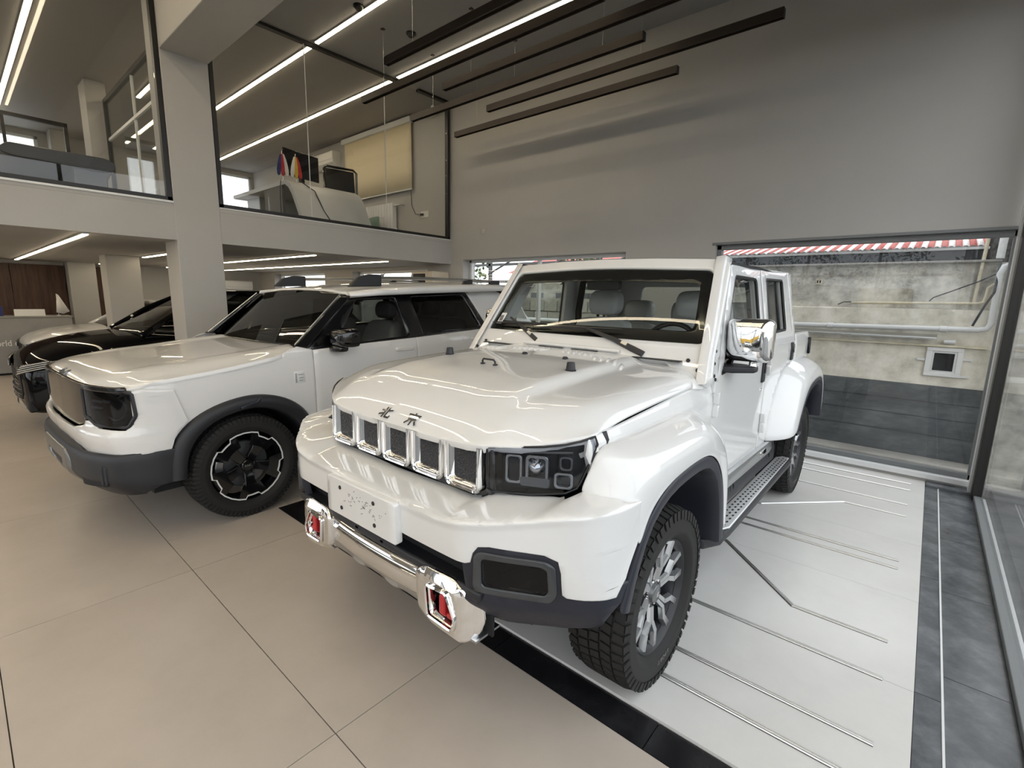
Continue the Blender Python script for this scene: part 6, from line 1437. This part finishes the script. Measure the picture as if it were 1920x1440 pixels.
o = MB((0, YN, 1.15)).box(-2.93, .507, YN-.05, YN-.002, 1.144, 1.166).build('wood_batten', 'pvc_cream', None, loc=(0, YN, 1.15), bevel=.003); tag(o, 'old wooden batten along the outside wall', 'batten')
rg = MB((.158, YN, 1.19)); rg.loft([[(.158+dx*k_, YN-.03+.034*sin(q), 1.205+.032*k_*cos(q)) for q in [2*pi*j/8 for j in range(8)]] for (dx, k_) in ((-.068, .3), (-.034, .9), (.022, .8), (.08, 1.2), (.135, .5))], cap=True); o = rg.build('foam_lump', 'pvc', None, loc=(.158, YN, 1.19), sub=1); tag(o, 'grey lump of old foam on the wall ledge', 'lump')
sb = empty('outdoor_switch', (-1.216, YN+.12, 1.904), label='small cream switch box on the weathered wall', cat='switch')
MB().box(-.036, .036, -.022, 0, -.036, .036).build('plate', 'pvc_cream', sb, bevel=.004)
for x in (-.015, .015): MB().box(x-.008, x+.008, -.027, -.022, -.018, .018).build('rocker', 'bronze_metal', sb)
# small white window in the wall
swn = empty('small_window', (.16, YN-.02, .80), kind=S, label='small white framed window set in the outside wall', cat='window'); off = swn.location
for b in ((.0, .327, .795, .84), (.0, .327, 1.093, 1.138), (.0, .05, .84, 1.093), (.277, .327, .84, 1.093)): MB(off).box(b[0], b[1], YN-.034, YN+.01, b[2], b[3]).build('frame_bar', 'white_lacquer', swn, bevel=.004)
for b in ((.05, .277, .84, .863), (.05, .277, 1.07, 1.093), (.05, .073, .863, 1.07), (.254, .277, .863, 1.07)): MB(off).box(b[0], b[1], YN-.025, YN+.01, b[2], b[3]).build('sash_bar', 'pvc', swn)
MB(off).box(.073, .254, YN-.014, YN-.006, .863, 1.07).build('pane', 'gloss_black', swn)
for (x, z) in ((-.08, .97), (.327, 1.0), (.327, .80), (-.034, 1.142)): MB(off).box(x, x+.08, YN-.022, YN-.004, z, z+.025).build('fixing_tab', 'white_lacquer', swn)
# dark corner pier at the right end of the passage
o = MB().box(.66, .95, YN-.35, YN+.42, -.33, 3.0).build('wall_corner', 'plaster_dark', flat=True); tag(o, 'dark outside corner pier', 'wall', kind=S)
# yard behind the other windows: stone wall, steel canopy, roofs, trees
yw = MB().box(-22, -3.1, 9.6, 9.9, -.33, 1.62).build('yard_wall', 'stone_wall', flat=True); tag(yw, 'pale stone yard wall outside the wide back window', 'wall', kind=S)
bl_n = 0
yb_ = empty('stone_blocks', (-8, 9.6, 0), kind=S, label='rough stone blocks facing the yard wall', cat='stones')
sbm = [box_mesh('stone_block', 1, 1, 1) for _ in range(3)]
for i, c in enumerate(((.40, .38, .31), (.30, .285, .24), (.47, .45, .38))):
    mat('stone_%d' % i, c, .95, noise=.25, nscale=9, bump=.4, bscale=20); sbm[i].materials.append(MATS['stone_%d' % i])
rs = random.Random(5)
for row in range(6):
    x = -11.5
    while x < -3.0:
        L = rs.uniform(.30, .62); o = bpy.data.objects.new('stone_block', sbm[rs.randrange(3)]); COL.objects.link(o); o.parent = yb_
        o.location = (x+L/2+8, -.012-rs.uniform(0, .03), .25+.26*(row)+.0); o.scale = (L-.02, .07, .235); x += L
mat('pvc_white', (.75, .76, .75), .4)
yp = MB((-6, 9.5, 1.1)).tube([(-12, 9.5, 1.08), (-3.2, 9.5, 1.12)], .04, 8); o = yp.build('yard_pipe', 'pvc_white', None, loc=(-6, 9.5, 1.1)); tag(o, 'white pipe along the stone yard wall', 'pipe')
cn = empty('steel_canopy', (-9, 11, 0), label='open steel canopy frame over the yard wall', cat='canopy'); off = cn.location
for k in range(11):
    x = -20+1.9*k; MB(off).box(x, x+.09, 11, 11.09, 0, 3.3-.02*k).build('post', 'canopy_steel', cn); MB(off).tube([(x, 11, 2.3), (x+1.9, 11, 3.1)], .03, 5).build('brace', 'canopy_steel', cn)
for z in (2.05, 2.55, 3.2): MB(off).box(-20, 1, 11, 11.07, z, z+.07).build('rail', 'canopy_steel', cn)
mb = MB(off); mb.prism([(10.9, 3.25), (16, 4.4), (16, 4.45), (10.9, 3.3)], -20, -8.5, 'x'); mb.build('canopy_sheet', 'pane', cn)
for (x, w_, z, lab) in ((-13.5, 7, 2.9, 'low building with red tiled roof beyond the yard, farther left'), (-5.4, 5.5, 2.45, 'low building with red roof beyond the yard behind the pickup')):
    b = empty('yard_building', (x, 20, 0), label=lab, cat='building', group='yard buildings')
    MB().box(-w_/2, w_/2, 0, 5, 0, z).build('wall', 'stone_wall', b, flat=True)
    MB().prism([(-.4, z), (2.5, z+1.0), (5.4, z)], -w_/2-.3, w_/2+.3, 'x').build('roof', 'roof_red', b, flat=True)
    for q in range(3): MB().box(-w_/2+1+q*1.6, -w_/2+1.8+q*1.6, -.02, .02, 1.0, 1.9).build('window', 'gloss_black', b)
leafm = None
def tree(loc, h, rr, label, n=420, seed=1):
    global leafm
    t = empty('tree', loc, label=label, cat='tree', group='trees outside')
    mb = MB(); mb.tube([(0, 0, 0), (.05, .02, h*.35), (-.03, .04, h*.7)], [.12, .09, .05], 8); mb.build('trunk', 'bark_dark', t)
    R_ = random.Random(seed); mb = MB()
    for k in range(n):
        a = R_.uniform(0, 2*pi); zz = R_.uniform(-1, 1); q = R_.uniform(.4, 1)**.5; c = Vector((rr*q*sqrt(1-zz*zz)*cos(a), rr*q*sqrt(1-zz*zz)*sin(a), h*.68+zz*q*h*.32))
        u = Vector((R_.uniform(-1, 1), R_.uniform(-1, 1), R_.uniform(-1, 1))).normalized(); v = u.orthogonal().normalized(); s_ = R_.uniform(.10, .2)
        mb.add([c-u*s_, c+v*s_*.5, c+u*s_, c-v*s_*.5], [(0, 1, 2, 3)])
    o = mb.build('foliage', 'foliage', t, flat=True, fix=False); o['kind'] = 'stuff'
    return t
tree((-11.5, 17.6, 0), 4.8, 1.0, 'green tree left of the wide back window view', seed=2)
tree((-19.5, 18.5, 0), 5.2, 1.5, 'green tree seen through the far back windows', seed=3)
tree((-6.6, 14.0, 0), 2.6, .9, 'smaller tree behind the yard wall', seed=4)
# forecourt seen in the chrome: parked cars, a yellow container, a line of trees
bc = bpy.data.objects['crossover_car']; wc = bpy.data.objects['sedan_car']
for i, (src, x, y, r_, lab) in enumerate(((wc, -2.6, -9.6, 2.9, 'white car parked on the forecourt, reflected in the chrome mirror'), (bc, 0.6, -10.4, 2.7, 'black car parked on the forecourt, reflected in the chrome mirror'), (wc, 5.4, -8.2, 2.2, 'white car parked beside the shop front, right of the forecourt'), (bc, 10.5, -15.0, 1.4, 'black car parked across the forecourt'))):
    c = copy_tree(src); c.location = (x, y, -.03); c.rotation_euler = (0, 0, r_); c['label'] = lab; c['group'] = 'cars parked on the forecourt'
mat('container_yellow', (.70, .42, .05), .5)
yc = empty('container', (-5, -24, -.03), label='yellow container across the forecourt, reflected in the mirror', cat='container')
MB().box(-4, 4, -1.2, 1.2, .15, 2.6).build('box_body', 'container_yellow', yc, bevel=.03)
for k in range(5): MB().box(-3.8+1.7*k, -3.7+1.7*k, 1.2, 1.26, .2, 2.55).build('rib', 'container_yellow', yc)
mat('shop_red', (.45, .05, .04), .5)
sh = empty('street_shop', (10, -25, -.03), label='low shop with a red fascia across the street', cat='building')
MB().box(-7, 7, -3, 3, 0, 3.4).build('wall', 'stone_wall', sh, flat=True); MB().box(-7, 7, 3, 3.15, 2.7, 3.5).build('fascia', 'shop_red', sh)
for k in range(5): MB().box(-6.4+2.7*k, -4.6+2.7*k, 3, 3.05, .3, 2.4).build('window', 'gloss_black', sh)
for k, (x, y) in enumerate(((-13, -31), (-8, -32), (-3.0, -33), (3.0, -34), (20.5, -31), (24, -25))):
    tree((x, y, -.03), 6.0+.5*(k % 3), 2.6, ['leafy street tree at the left end of the row', 'second leafy street tree from the left', 'third leafy street tree from the left', 'fourth leafy street tree behind the container', 'leafy street tree right of the red shop', 'leafy street tree at the far right of the street'][k], n=500, seed=20+k)
